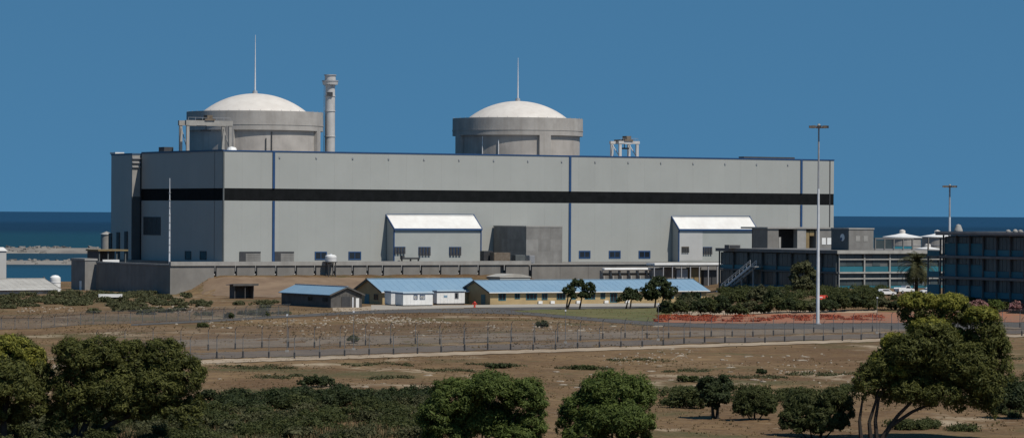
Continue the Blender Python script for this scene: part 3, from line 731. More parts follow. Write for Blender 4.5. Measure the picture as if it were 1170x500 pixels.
# rear cream wing
x, y, z = gnd(437, 347.6); ru, rv = uv_of(x, y); zE1 = on_v(437, 332.6, rv)[2]; zR1 = on_v(414, 319, rv + 6.5)[2]
L1 = on_v(552, 340, rv)[0] - ru
B1 = Plant('bungalow', 'cream bungalow with light blue roof behind the white site cabins', 'building', ru, rv, 0)
gable_building(B1, 'u', ru, ru + L1, rv, rv + 13, zE1, zR1, 'cream_wall', 'blue_roof')
a = on_u(422, 344, ru); b = on_u(417, 336, ru); B1.box('door', 'teal', ru - .1, ru - .01, min(a[1], b[1]), max(a[1], b[1]), 0, 2.1)
B1.window_u(rv + 2, rv + 4, ru, 1, 2.2, .1, 'timber', 2, .08)
# dark shed with blue roof
x, y, z = gnd(378, 351.4); su, sv_ = uv_of(x, y); vL = on_u(321.5, 345, su)[1]; uR = on_v(413.5, 345, sv_)[0]
zE2 = on_v(378, 336.2, sv_)[2]; zR2 = on_v(396.5, 328, sv_)[2]
SH = Plant('weathered_shed', 'weathered dark timber shed with light blue roof in front of the earth bank', 'shed', su, sv_, 0)
gable_building(SH, 'v', su, uR, sv_, vL, zE2, zR2, 'timber', 'blue_roof', over=.5)
for x0, x1 in ((352, 357.5), (368.5, 375)):
    a = on_u(x1, 343, su); b = on_u(x0, 338, su); SH.window_u(a[1], b[1], su, 1.2, 2.2, .1, 'timber', 2, .06)
wd = uR - su
SH.box('door', 'dark_metal', su + wd * .34, su + wd * .62, sv_ - .1, sv_ - .01, 0, 2.3); SH.box('door', 'white_paint', su + wd * .80, su + wd * .90, sv_ - .1, sv_ - .01, 0, 2.0)
SH.box('door_frame', 'pale_steel', su + wd * .68, su + wd * .72, sv_ - .14, sv_ - .01, 0, 2.2)
for k in range(9):
    c = su + wd * (k + .5) / 9; SH.box('batten', 'timber', c - .05, c + .05, sv_ - .06, sv_ - .003, 2.35, 2.9)
# site cabins
def cabin(label, pc, yb, pl, pr, yt):
    x, y, z = gnd(pc, yb); u, v = uv_of(x, y); u1 = on_v(pr, yb, v)[0]; zt = on_v(pc, yt, v)[2]; vb = on_u(pl, yb, u)[1]; vb = min(vb, v + 7)
    t = Plant('site_cabin', label, 'cabin', u, v, 0)
    t.box('body', 'white_paint', u, u1, v, vb, .3, zt - .3)
    t.box('roof', 'cabin_roof', u - .15, u1 + .15, v - .25, vb + .1, zt - .12, zt + .1); t.box('roof_trim', 'blue_trim', u - .06, u1 + .06, v - .06, vb + .06, zt - .3, zt - .122)
    t.box('skirt', 'dark_metal', u + .08, u1 - .08, v + .08, vb - .08, 0, .3)
    n = 8
    for i in range(1, n): q = u + (u1 - u) * i / n; t.box('wall_seam', 'pale_steel', q - .02, q + .02, v - .02, v - .002, .32, zt - .32)
    return t, u, u1, v, zt
t, u, u1, v, zt = cabin('white site cabin, leftmost and set back behind the one with two dark windows', 446.8, 348.9, 439.5, 451.8, 332.6)
t, u, u1, v, zt = cabin('white site cabin with two small dark windows side by side', 460.6, 349.9, 451.4, 494.4, 334.2)
for a, b in ((472.5, 477), (479.5, 485.5)):
    u0, uu, z0, z1 = pxrect(a, b, 336.6, 342, v); t.window_v(u0, uu, v, z0, z1, .07, 'blue_trim', 1, .06)
t, u, u1, v, zt = cabin('white site cabin on the right with a single grey window', 499.2, 347.9, 494.6, 531, 332.0)
u0, uu, z0, z1 = pxrect(519.5, 524, 334, 341, v); t.window_v(u0, uu, v, z0, z1, .07, 'steel', 1, .06)
u0, uu, z0, z1 = pxrect(507, 511, 337, 339.5, v); t.box('sign_plate', 'blue_roof', u0, uu, v - .05, v - .003, z0, z1)
# small red hydrant post
x, y, z = gnd(542.3, 351.2); t = thing('fire_hydrant', 'small red fire hydrant by the gable of the long bungalow', 'hydrant', (x, y, z))
MB().lathe([(0, 1.35), (.22, 1.25), (.3, 1.0), (.2, .95), (.2, .15), (.32, .12), (.32, 0)], 14).build('body', 'red_paint', t); MB().box(-.5, .5, -.12, .12, .7, .95).build('outlet', 'red_paint', t)
# white curved roof behind the long bungalow
u0, v0, z0 = on_v(571, 316, PV - 12); u1 = on_v(607, 316, PV - 12)[0]; zt = on_v(590, 312.6, PV - 12)[2]
t = Plant('arched_store', 'low white arched store showing above the blue roof of the long bungalow', 'building', u0, v0, 0)
n = 14; prof = [(u0 + (u1 - u0) * i / n, z0 + (zt - z0) * math.sin(math.pi * i / n)) for i in range(n + 1)][::-1]
t.part('arched_roof', 'store_roof', MB().prism(prof + [(u0, z0 - .2), (u1, z0 - .2)], v0, v0 + 7, 'y')); t.box('wall', 'annex_paint', u0 + .2, u1 - .2, v0 + .2, v0 + 6.8, -.3, z0 - .22)
# dark lean-to on the bank
x, y, z = gnd(268, 341); u, v = uv_of(x, y); u1 = on_v(290, 340, v)[0]; zt = on_v(268, 324.5, v)[2]; zg = float(height(x, y))
t = Plant('lean_to', 'small dark open lean-to standing on the brown earth bank', 'shelter', u, v, zg)
t.box('back_wall', 'timber', u, u1, v + 2.6, v + 2.75, zg - .3, zt - .1); t.box('side_wall', 'timber', u, u + .15, v, v + 2.59, zg - .5, zt - .05); t.box('side_wall', 'timber', u1 - .15, u1, v, v + 2.59, zg - .5, zt - .05)
t.part('roof', 'steel', MB().prism([(v - .8, zt), (v + 3.1, zt - .25), (v + 3.1, zt - .1), (v - .8, zt + .15)], u - .8, u1 + .8)); t.box('fascia', 'timber', u - .8, u1 + .8, v - .86, v - .81, zt - .35, zt + .16)
t.box('post', 'timber', (u + u1) / 2 - .08, (u + u1) / 2 + .08, v - .5, v - .35, zg - .6, zt - .02)

# ------------------------------------------------------------------ far left: harbour store, silo, tall block, tank, carport
x, y, z = gnd(66, 335.5); hu, hv = uv_of(x, y); zg = z
HS = Plant('harbour_store', 'long low white store with ribbed roof at the left edge', 'building', hu - 60, hv, zg)
zE = on_v(40, 330, hv)[2]; zR = on_v(40, 318.6, hv + 10)[2]
gable_building(HS, 'u', hu - 75, hu, hv, hv + 20, zE, zR, 'store_roof', 'store_roof', z0=-.3)
x, y, z = at(63, 333, 838); zt = at(63, 316.5, 838)[2]; zm = at(63, 315, 838)[2]
t = thing('white_silo', 'squat white cylindrical silo at the end of the long low store', 'silo', (x, y, 0)); r = 6.2 / F * 838
MB().lathe([(0, zm + .25), (r * .55, zm + .1), (r * .95, zt), (r, zt - .4), (r, 0)], 28).build('shell', 'white_paint', t, smooth=False)
for k in (.3, .6): MB().lathe([(r, zt * k), (r + .06, zt * k), (r + .06, zt * k + .12), (r, zt * k + .12)], 28).build('hoop', 'pale_steel', t)
MB().tube((-r - .1, 0, 2), (-r - 1.6, -.2, 3.6), .18, n=6).build('feed_pipe', 'dark_metal', t)
x, y, z = at(0, 318, 905); zt = at(0, 284, 905)[2]; u, v = uv_of(x, y); ur = on_v(7.2, 300, v)[0]
t = Plant('tall_white_block', 'tall narrow white block cut off by the left edge of the picture', 'building', ur, v, 0)
t.box('body', 'annex_light', ur - 5, ur, v, v + 6, -.3, zt - .6); t.part('roof', 'white_roof', MB().prism([(v - .3, zt - .6), (v + 6.3, zt - .6), (v + 3, zt + .4)], ur - 5.3, ur + .3))
t.box('window', 'glass', ur - 3.2, ur - 2, v - .06, v - .003, zt - 4, zt - 2.6)
x, y, z = at(121.5, 300, 1060); zt = at(121.5, 267, 1060)[2]; r = 6.5 / F * 1060
t = thing('storage_tank', 'small pale storage tank beside the service block at the sea end', 'tank', (x, y, -12.5))
zt += 12.0
MB().lathe([(0, zt + 1.3), (r + .1, zt + .5), (r, zt + .3), (r, 0)], 28).build('shell', 'fascia', t); MB().lathe([(r + .02, zt + .3), (r + .25, zt + .3), (r + .25, zt + .55), (r + .02, zt + .55)], 28).build('rim', 'white_paint', t)
u0, v0, z0 = on_v(113, 298, -60); u1 = on_v(144, 298, -60)[0]; zt = on_v(130, 286.6, -60)[2]
t = Plant('yellow_carport', 'dark open carport with yellowish roof edge behind the shaded platform wall', 'carport', u0, v0, PZ - .02)
t.box('roof', 'yellow', u0 - .4, u1 + .4, v0 - .5, v0 + 8, zt, zt + .4); t.box('back_wall', 'dark_metal', u0, u1, v0 + 7.5, v0 + 7.8, PZ - .02, zt - .003)
for k in range(4): q = u0 + (u1 - u0 - .3) * k / 3; t.box('post', 'office_dark', q, q + .3, v0, v0 + .3, PZ - .02, zt - .003)
t.box('side_wall', 'dark_metal', u0, u0 + .1, v0 + .31, v0 + 7.49, PZ - .02, zt - .003); t.box('counter', 'white_paint', u0 + 1, u1 - 2, v0 - .2, v0 + .1, PZ + 1.2, PZ + 1.9)
x, y, z = gnd(126, 342); t = thing('white_culvert', 'low white slab on two short piers in the green scrub', 'slab', (x, y, z), R30 * .4)
w = 27 / F * y; MB().box(-w / 2, w / 2, -.6, .6, .55, 1.25).build('slab', 'white_paint', t)
for a in (-.42, .42): MB().box(a * w - .3, a * w + .3, -.5, .5, -.2, .547).build('pier', 'white_paint', t)

# ------------------------------------------------------------------ pipe rack and canopy behind the bungalow
u0, v0, zc = on_v(748, 302.6, PV - 10); u1 = on_v(831, 302.6, PV - 10)[0]; x, y = w2(u0, v0); 
t = Plant('long_canopy', 'long flat white canopy on thin posts above the far end of the bungalow', 'canopy', u0, v0, 0)
t.box('roof', 'white_paint', u0, u1, v0, v0 + 4, zc, zc + .5)
for k in range(9): q = u0 + (u1 - u0 - .25) * k / 8; t.box('post', 'steel', q, q + .25, v0 + .3, v0 + .55, -.3, zc - .003)
u0, v0, zp = on_v(690, 307.4, PV - 7); u1 = on_v(772, 307.4, PV - 7)[0]
t = Plant('pipe_rack', 'pale pipes on a row of posts behind the blue roof', 'pipe rack', u0, v0, 0)
for k, (dz, mat) in enumerate(((0, 'white_paint'), (.0, 'pale_steel'), (-1.3, 'rust_steel'))): t.part('pipe', mat, MB().tube((u0, v0 + k * .7, zp + dz), (u1, v0 + k * .7, zp + dz), .32, n=10))
for k in range(9):
    q = u0 + (u1 - u0) * k / 8; t.box('post', 'fascia', q - .18, q + .18, v0 - .2, v0 + 1.8, -.3, zp - 1.7); t.box('bracket', 'fascia', q - .18, q + .18, v0 + .9, v0 + 1.8, zp - 1.697, zp - .34)
rs = random.Random(4)
names = [('rusty stacked drum skid under the white canopy', 'rust_steel'), ('grey switch cabinet between canopy posts', 'steel'), ('dark generator box under the canopy by the office stair', 'dark_metal'), ('tan machine cover under the middle of the canopy', 'yellow'), ('pale cabinet below the left end of the canopy', 'fascia')]
for k, (lab, mat) in enumerate(names):
    px = (765, 780, 812, 795, 752)[k]; u0, v0, zc = on_v(px, 306 + 1.5 * (k % 3), PV - 8); w = rs.uniform(1.6, 2.6)
    t = Plant('machine_cabinet', lab, 'cabinet', u0, v0, 0)
    t.box('body', mat, u0 - w, u0 + w, v0 + .2, v0 + 1.8, .2, zc); t.box('plinth', 'concrete_wall', u0 - w - .1, u0 + w + .1, v0 + .1, v0 + 1.9, -.3, .198); t.box('top', 'dark_metal', u0 - w - .1, u0 + w + .1, v0 + .1, v0 + 1.9, zc + .003, zc + .2)

# ------------------------------------------------------------------ office blocks
def wall_bays(P, plane, fixed, a0, a1, nb, zs, frame, glassm='office_glass', panelm='teal', colw=.35, sp=.32, rng=None, rail=True):
    """bays of a facade: zs = floor levels; each bay has a glazed pane, a coloured spandrel and a rail; posts between"""
    def bx(nm, mat, s0, s1, d0, d1, z0, z1, parent=None):
        return P.box(nm, mat, s0, s1, fixed + d0, fixed + d1, z0, z1, parent=parent) if plane == 'v' else P.box(nm, mat, fixed + d0, fixed + d1, s0, s1, z0, z1, parent=parent)
    L = (a1 - a0) / nb
    for i in range(nb + 1):
        c = a0 + i * L; lo = max(a0, c - colw / 2); hi = min(a1, c + colw / 2); bx('column', frame, lo, hi, -.35, .05, zs[0] - 1, zs[-1] - .02)
    for k in range(len(zs) - 1):
        z0, z1 = zs[k], zs[k + 1]; h = z1 - z0
        for i in range(nb):
            s0, s1 = a0 + i * L + colw / 2 + .02, a0 + (i + 1) * L - colw / 2 - .02
            w = bx('window', 'office_dark', s0, s1, .22, .3, z0 + h * sp, z1 - .25)
            n = 3
            for j in range(n):
                q0 = s0 + (s1 - s0) * j / n; q1 = s0 + (s1 - s0) * (j + 1) / n
                if rng and rng.random() < .12: continue
                bx('pane', glassm, q0 + .06, q1 - .06, .15, .217, z0 + h * sp + .08, z1 - .33, parent=w)
            bx('spandrel', panelm, s0, s1, .05, .3, z0 + .2, z0 + h * sp - .02)
            if rail: bx('sun_rail', frame, s0, s1, -.3, -.1, z0 + h * .66, z0 + h * .66 + .28)
rs = random.Random(11)
GX, GY = 373 / F * 780, 780.; ou, ov = uv_of(GX, GY)
zr = on_v(958, 286.2, ov)[2]; zl = [on_v(958, 333.6, ov)[2], on_v(958, 311.2, ov)[2], on_v(958, 289.4, ov)[2]]
ovb = on_u(822.5, 300, ou)[1]; oub = ou + 44
O1 = Plant('office_block', 'two-storey office block with dark glazing and pale frame, behind the tall lamp mast', 'office', ou, ov, zl[0])
O1.box('core', 'office_dark', ou + .6, oub - .6, ov + .6, ovb - .6, zl[0] - 1.5, zl[2] - .1)
wall_bays(O1, 'v', ov, ou, oub, 6, zl, 'office_frame', rng=rs)
wall_bays(O1, 'u', ou, ov + .4, ovb, 8, zl, 'office_dark', sp=.26, rail=False, colw=.16)
O1.box('floor_slab', 'office_frame', ou - .02, oub, ov - .5, ov + .04, zl[1] - .2, zl[1] + .15)
O1.box('floor_slab', 'office_dark', ou - .4, ou + .04, ov + .06, ovb, zl[1] - .2, zl[1] + .15)
O1.box('ground_slab', 'office_frame', ou - .4, oub, ov - .5, ov + .04, zl[0] - .2, zl[0] + .19)
O1.box('roof', 'soffit', ou - .9, oub + .5, ov - .9, ovb + .5, zl[2] - .0, zr)
O1.box('roof_edge', 'office_frame', ou - .95, oub + .5, ov - 1.0, ov - .91, zl[2] - .05, zr + .1)
O1.box('roof_edge', 'soffit', ou - 1.0, ou - .91, ov - .9, ovb + .5, zl[2] - .05, zr + .06)
# outside stair up the shaded side
zt_ = zl[1] + .6
a0 = on_u(857, 300, ou - 3)[1]; a1 = on_u(824, 330, ou - 3)[1]
ST = Plant('outside_stair', 'pale outside stair rising to the right against the dark office side', 'stair', ou - 3, a1, zl[0] - .5)
ztop = on_u(857, 304, ou - 3)[2]; zbot = on_u(824, 331, ou - 3)[2]
for du in (0, 1.8):
    m = MB().prism([(a1, zbot - .3), (a0, ztop - .3), (a0, ztop + .3), (a1, zbot + .3)] if a1 < a0 else [(a0, ztop - .3), (a1, zbot - .3), (a1, zbot + .3), (a0, ztop + .3)], ou - 3 + du, ou - 2.88 + du)
    ST.part('stringer', 'pale_steel', m)
    for off in (1.1, .65):
        ST.part('handrail', 'pale_steel', MB().tube((ou - 2.94 + du, a1, zbot + off + .3), (ou - 2.94 + du, a0, ztop + off + .3), .07, n=6))
    for k in range(9):
        f = k / 8; vv = a1 + (a0 - a1) * f; z0 = zbot + (ztop - zbot) * f; ST.part('baluster', 'pale_steel', MB().tube((ou - 2.94 + du, vv, z0 + .2), (ou - 2.94 + du, vv, z0 + 1.4), .05, n=5))
n = 20
for k in range(n):
    f = (k + .5) / n; vv = a1 + (a0 - a1) * f; z0 = zbot + (ztop - zbot) * f; dv = abs(a0 - a1) / n * .55
    ST.box('tread', 'fascia', ou - 2.87, ou - 1.22, vv - dv, vv + dv, z0 - .05, z0 + .05)
ST.box('landing', 'fascia', ou - 3, ou - .45, min(a0 - 2, a0), max(a0 - 2, a0), ztop - .15, ztop); ST.box('foot_block', 'white_paint', ou - 3.4, ou - .8, a1 - .4, a1 + 1.6, zl[0] - 2.5, zbot - .1)
for k in (.3, .6, 1): vv = a1 + (a0 - a1) * k; ST.box('support', 'steel', ou - 2.2, ou - 1.9, vv - .12, vv + .12, -.2, zbot + (ztop - zbot) * k - .3)
# roof-top plant room
pv = ov + 9; pu0 = on_v(970, 275, pv)[0]; pu1 = on_v(998, 275, pv)[0]; zt = on_v(980, 262, pv)[2]; pvb = on_u(950, 270, pu0)[1]
t = Plant('roof_plant_room', 'grey plant room with a round white emblem on the office roof', 'plant room', pu0, pv, zr)
t.box('body', 'concrete_block', pu0, pu1, pv, pvb, zr + .003, zt); t.box('shade_sheet', 'office_dark', pu0 - .08, pu0 - .003, pv + .05, pvb, zr + .003, zt - .05); t.box('roof_edge', 'fascia', pu0 - .15, pu1 + .15, pv - .15, pvb + .1, zt + .003, zt + .35)  # thin dark sheet on the left face puts its shade into colour
for c in (.36, .68): uu = pu0 + (pu1 - pu0) * c; t.box('hatch', 'fascia', uu - .65, uu + .65, pv - .06, pv - .003, zr + 2.1, zr + 3.4)
c = on_u(963, 271, pu0); t.part('emblem', 'white_paint', MB().tube((pu0 - .16, c[1], c[2]), (pu0 - .085, c[1], c[2]), .85, n=24)); t.part('emblem', 'blue_trim', MB().tube((pu0 - .2, c[1] + .4, c[2] - .35), (pu0 - .165, c[1] + .4, c[2] - .35), .36, n=20))
t2 = Plant('roof_screen', 'open dark steel screen frame on the office roof beside the plant room', 'frame', pu1, pv, zr)
ue = on_v(1044, 275, pv)[0]; zs_ = on_v(1010, 273, pv)[2]
for k in range(5): q = pu1 + .6 + (ue - pu1 - .9) * k / 4; t2.box('post', 'soffit', q - .15, q + .15, pv, pv + .3, zr + .003, zs_)
t2.box('top_rail', 'soffit', pu1 + .4, ue, pv - .05, pv + .35, zs_ + .003, zs_ + .3); t2.box('infill', 'office_glass', pu1 + .8, pu1 + 5.4, pv + .08, pv + .2, zr + .4, zs_ - .2); t2.box('low_panel', 'teal', pu1 + 5.8, ue - .5, pv + .08, pv + .2, zr + .3, zr + .9)
# rooftop air unit on the left of the office
u0, u1, z0, z1 = pxrect(833, 846, 281.6, 284, ovb - 8); t = Plant('roof_air_unit', 'small grey air unit on the left end of the office roof', 'air unit', u0, ovb - 8, zr)
t.box('case', 'soffit', u0, u1, ovb - 8, ovb - 6, zr + .06, zr + .9); t.box('grille', 'dark_metal', u0 + .2, u1 - .2, ovb - 8.05, ovb - 8.003, zr + .2, zr + .75)

# concrete switch house behind the office, right end of the hall
sv0 = -42; u0, u1, z0, zt = pxrect(877, 951, 259.5, 285, sv0)
t = Plant('switch_house', 'grey switch house with a deep dark opening at the right end of the hall', 'building', u0, sv0, PZ)
X = lambda p: on_v(p, 272, sv0)[0]
t.box('roof', 'fascia', u0 - .3, u1 + .3, sv0 - .4, sv0 + 14, zt - .5, zt)
t.box('back_wall', 'dark_metal', u0, u1, sv0 + 8, sv0 + 8.4, PZ, zt - .503)
for a, b, mat in ((877, 889.5, 'concrete_wall'), (911, 921, 'fascia'), (932.5, 951, 'concrete_block')): t.box('wall', mat, X(a), X(b), sv0, sv0 + (7.9 if a != 911 else 2), PZ, zt - .503)
t.box('crane_arm', 'yellow', X(922), X(925.5), sv0 + .4, sv0 + 1, PZ, zt - 1.2); t.box('crane_arm', 'yellow', X(926), X(931), sv0 + .4, sv0 + 1, zt - 2.6, zt - 1.0); t.box('pipe', 'fascia', X(892), X(894.5), sv0 + 1, sv0 + 1.6, PZ, zt - 3)
for a, b in ((939, 943.5), (945, 950)): t.box('window', 'white_paint', X(a), X(b), sv0 - .08, sv0 - .003, zt - 5.2, zt - 3.2)

# three-storey office at the right edge
KX, KY = 585 / F * 660, 660.; ku, kv = uv_of(KX, KY)
kvb = on_u(1078.5, 300, ku)[1]; kv0 = kv - 22
zl2 = [on_u(1165, 343, ku)[2], on_u(1165, 318.8, ku)[2], on_u(1165, 294.2, ku)[2], on_u(1165, 269.6, ku)[2]]
O2 = Plant('teal_office', 'dark three-storey office with teal panels at the right edge', 'office', ku, kv0, zl2[0])
O2.box('core', 'office_dark', ku + .6, ku + 22, kv0 + .6, kvb - .6, zl2[0] - 1.5, zl2[3] - .1)
wm_ = kvb - (kvb - kv0) / 11 * 3
wall_bays(O2, 'u', ku, kv0, wm_ - .01, 8, zl2, 'office_dark', sp=.34, rail=False, colw=.16)
wall_bays(O2, 'u', ku, wm_, kvb, 3, zl2, 'office_dark', sp=.62, rail=False, colw=.16)
for z in zl2[1:3]: O2.box('floor_slab', 'soffit', ku - .9, ku + .04, kv0, kvb + .6, z - .35, z + .15)
O2.box('roof', 'soffit', ku - 1.3, ku + 23, kv0 - 1, kvb + 1.2, zl2[3], zl2[3] + .75); O2.box('roof_edge', 'office_frame', ku - 1.36, ku - 1.31, kv0 - 1, kvb + 1.2, zl2[3] + .35, zl2[3] + .8)
wall_bays(O2, 'v', kv0, ku + .4, ku + 22, 4, zl2, 'office_frame', rng=rs, rail=False)
for k, px in enumerate((1095, 1152, 1160, 1166)):
    a = on_u(px, 262, ku + 4 + k); zb_ = zl2[3] + .753
    O2.part('roof_cowl', 'fascia', MB().lathe([(0, zb_ + (1.5, .5, .6, .5)[k]), ((.5, .3, .3, .3)[k], zb_ + (1.3, .4, .5, .4)[k]), ((.9, .5, .5, .5)[k], zb_ + .25), ((.9, .5, .5, .5)[k], zb_)], 14, (a[0], a[1])))
tw = Plant('stair_tower', 'open stair landing with teal screen between the two office blocks', 'stair tower', ku + 1, kvb + 1.3, zl2[0])
for i, z in enumerate(zl2[:3]):
    tw.box('landing', 'soffit', ku, ku + 5, kvb + 1.3, kvb + 6, z - .2, z); tw.box('screen', 'teal', ku, ku + .1, kvb + 1.6, kvb + 5.6, z + .003, z + (2.6 if i == 0 else 1.1))
for a, b in ((ku + .2, kvb + 1.5), (ku + .2, kvb + 5.6), (ku + 4.6, kvb + 1.5), (ku + 4.6, kvb + 5.6)): tw.box('post', 'soffit', a, a + .25, b, b + .25, zl2[0] - 1.5, zl2[3] - .5)

# conical tanks behind the office
def cone_tank(label, pc, half, yap, yeave, depth, mat='white_paint', group=None):
    x, y, z = at(pc, yeave, depth); r = half / F * depth; za = at(pc, yap, depth)[2]; zg = float(height(x, y)) - .5
    t = thing('cone_tank', label, 'tank', (x, y, zg), 0)
    MB().lathe([(r, z - zg), (r, 0)], 40).build('shell', 'fascia', t)
    MB().lathe([(.5, za - zg - .5), (r * .35, z - zg + (za - z) * .45), (r + .35, z - zg + .05), (r + .35, z - zg - .2), (r - .05, z - zg - .2)], 40).build('cone_roof', mat, t)
    MB().lathe([(0, za - zg + .5), (.8, za - zg + .2), (.8, za - zg - .8)], 16).build('cowl', 'dome', t)
    for k in range(3): MB().lathe([(r, (z - zg) * (.3 + .25 * k)), (r + .07, (z - zg) * (.3 + .25 * k)), (r + .07, (z - zg) * (.3 + .25 * k) + .2), (r, (z - zg) * (.3 + .25 * k) + .2)], 40).build('stiffener', 'steel', t)
cone_tank('large white cone-roofed tank behind the office roof screen', 1031, 21, 264, 270.6, 905)
cone_tank('white cone-roofed tank partly hidden by the teal office', 1071, 18, 264.5, 270.2, 925)
cone_tank('low white cone-roofed tank in front of the two larger ones', 1060, 12.5, 280, 284, 870)

# ------------------------------------------------------------------ lamp masts
def lamp_mast(label, px, ybase, depth, ytop, r0, r1, base=None):
    if base is None: x, y, z = gnd(px, ybase)
    else: x, y, z = at(px, 250, depth); z = float(height(x, y))
    zt = CAMZ + ray(px, ytop)[1] * y - z
    t = thing('lamp_mast', label, 'lamp mast', (x, y, z))
    MB().tube((0, 0, 0), (0, 0, zt * .34), r0, r0 * .85, 14).build('lower_shaft', 'pale_steel', t)
    MB().tube((0, 0, zt * .34), (0, 0, zt * .68), r0 * .8, r0 * .62, 14).build('middle_shaft', 'pale_steel', t)
    MB().tube((0, 0, zt * .68), (0, 0, zt - .4), r0 * .56, r1, 14).build('upper_shaft', 'steel', t)
    MB().tube((0, 0, 0), (0, 0, .25), r0 * 1.9, n=16).build('base_flange', 'steel', t)
    hd = MB().lathe([(.25, zt - .6), (1.15, zt - .45), (1.15, zt - .3), (.25, zt - .3)], 20).build('lamp_ring', 'steel', t)
    for k in range(8):
        a = 2 * math.pi * k / 8; c, s = math.cos(a) * 1.45, math.sin(a) * 1.45
        MB().box(c - .34, c + .34, s - .34, s + .34, zt - .55, zt - .1).build('floodlight', 'rust_steel' if k % 3 else 'dark_metal', t)
    MB().tube((0, 0, zt - .4), (0, 0, zt + .25), .45, .2, 10).build('cap', 'fascia', t)
    return t
lamp_mast('tall pale floodlight mast rising beside the road right of the hall', 934.3, 370.5, None, 143, .33, .14)
lamp_mast('distant floodlight mast standing behind the dark teal office', 1085, 0, 830, 211.5, .42, .2, base=1)

# ------------------------------------------------------------------ security fences
def fence(name, label, p0, p1, n, hgt, rake=True, wires=13, wr=.006, post=.035, foot=True):
    """straight mesh fence through two ground points"""
    A = Vector(gnd(*p0)); B = Vector(gnd(*p1)); d = (B - A); d.z = 0; L = d.length; ang = math.atan2(d.y, d.x); bay = L / n
    t = thing(name, label, 'fence', tuple(A), ang)
    zo = lambda k: float(height(A.x + d.x * k / n, A.y + d.y * k / n)) - A.z
    pm = MB().box(-post, post, -post, post, -.3, hgt)
    pm.hull([(-post, -post, hgt), (post, -post, hgt), (post, post, hgt), (-post, post, hgt)], [(-post, -.45, hgt + .4), (post, -.45, hgt + .4), (post, -.38, hgt + .4), (-post, -.38, hgt + .4)])
    po = pm.build('post', 'wire', t); pme = po.data; bpy.data.objects.remove(po)
    fo = MB().box(-.09, .09, -.09, .09, -.2, .9).build('post_foot', 'dark_metal', t); fme = fo.data; bpy.data.objects.remove(fo)
    wm = MB()
    for k in range(wires): z = .08 + (hgt - .1) * k / (wires - 1); wm.box(0, bay, -wr, wr, z - wr, z + wr)
    nv = int(bay / .22)
    for k in range(nv): x = bay * (k + .5) / nv; wm.box(x - wr, x + wr, -wr * .8, wr * .8, .08, hgt - .02)
    for q in (.12, .27, .4): wm.box(0, bay, -q - wr, -q + wr, hgt + q - wr, hgt + q + wr)
    wo_ = wm.build('mesh_panel', 'wire', t); wme = wo_.data; bpy.data.objects.remove(wo_)
    for k in range(n + 1):
        def put(nm, me):
            o = bpy.data.objects.new(nm, me); COL.objects.link(o); o.parent = t; o.location = (k * bay, 0, zo(k)); return o
        put('post', pme)
        if foot: put('post_foot', fme)
        if k < n:
            o = put('mesh_panel', wme); o.rotation_euler = (0, -math.atan2(zo(k + 1) - zo(k), bay), 0)
fence('security_fence', 'front mesh security fence with dark post feet along the pale sand track', (92, fy(92)), (1225, fy(1225)), 46, 2.9)
fence('security_fence', 'rear mesh security fence on the far side of the patrol road', (110, fy(110, -11.5)), (1225, fy(1225, -7.2)), 44, 2.9, wires=8)
fence('boundary_fence', 'grey boundary fence across the scrub at the far left', (-30, 378), (330, 361), 26, 2.0, wires=18, wr=.012, foot=False)

# short camera poles along the fences
for i, px in enumerate((328, 404, 646, 752, 1002)):
    x, y, z = gnd(px, fy(px, -6)); h = (5.2, 5.5, 5, 5.6, 6)[i]
    lab = ['second camera pole from the left along the patrol road', 'camera pole on the patrol road below the white site cabins', 'camera pole on the patrol road below the lawn trees', 'camera pole on the patrol road at the left end of the red earth', 'camera pole beside the right foreground tree'][i]
    if i == 0: lab = 'leftmost thin camera pole on the patrol road'
    t = thing('camera_pole', lab, 'camera pole', (x, y, z))
    MB().tube((0, 0, -.1), (0, 0, h), .06, .04, 8).build('pole', 'wire', t); MB().box(-.12, .12, -.5, .1, h, h + .25).build('camera', 'pale_steel', t); MB().box(-.25, .25, -.25, .25, -.1, .3).build('footing', 'fascia', t)

# ------------------------------------------------------------------ vegetation
def leaf_quads(lobes, n, size, rng, up=.35, sub=26, spread=.34, shell=.80, low=-.55, aspect=.55):
    """leaf-sized faces gathered in clumps over the surface of several lobes; returns (n,4,3)"""
    L = np.array(lobes, float); area = (L[:, 3] * L[:, 5]) ** 1.0; pr = area / area.sum()
    cen = []; rad = []; dirs = []
    per = np.maximum(5, (sub * len(L) * pr)).astype(int)
    for lo, k in zip(L, per):
        d = rng.normal(size=(k * 3, 3)); d /= np.linalg.norm(d, axis=1)[:, None]; d = d[d[:, 2] > low][:k]
        f = shell * rng.uniform(.72, 1.1, (len(d), 1))
        cen.append(lo[:3] + d * lo[3:6] * f); dirs.append(d)
        rad.append(spread * rng.uniform(.65, 1.3, len(d)) * lo[3:6].mean())
    cen = np.concatenate(cen); dirs = np.concatenate(dirs); rad = np.concatenate(rad)
    p = rad ** 2; i = rng.choice(len(cen), n, p=p / p.sum())
    q = rng.normal(size=(n, 3)); q /= np.linalg.norm(q, axis=1)[:, None]
    rr = rng.uniform(.25, 1, (n, 1)) ** .5 * np.where(rng.random((n, 1)) < .16, rng.uniform(1, 1.75, (n, 1)), 1)
    pos = cen[i] + q * rr * rad[i][:, None] * np.array([1, 1, .8])
    nm = q * .55 + dirs[i] * .35 + rng.normal(size=(n, 3)) * .42; nm[:, 2] += up
    nm /= np.linalg.norm(nm, axis=1)[:, None]
    t = np.cross(nm, rng.normal(size=(n, 3))); t /= np.linalg.norm(t, axis=1)[:, None]; b = np.cross(nm, t)
    s = size * rng.uniform(.45, 1.15, (n, 1)) * np.where(rng.random((n, 1)) < .1, 1.6, 1)
    t = t * s; b = b * s * aspect
    return np.stack([pos - t, pos - b, pos + t, pos + b], 1)
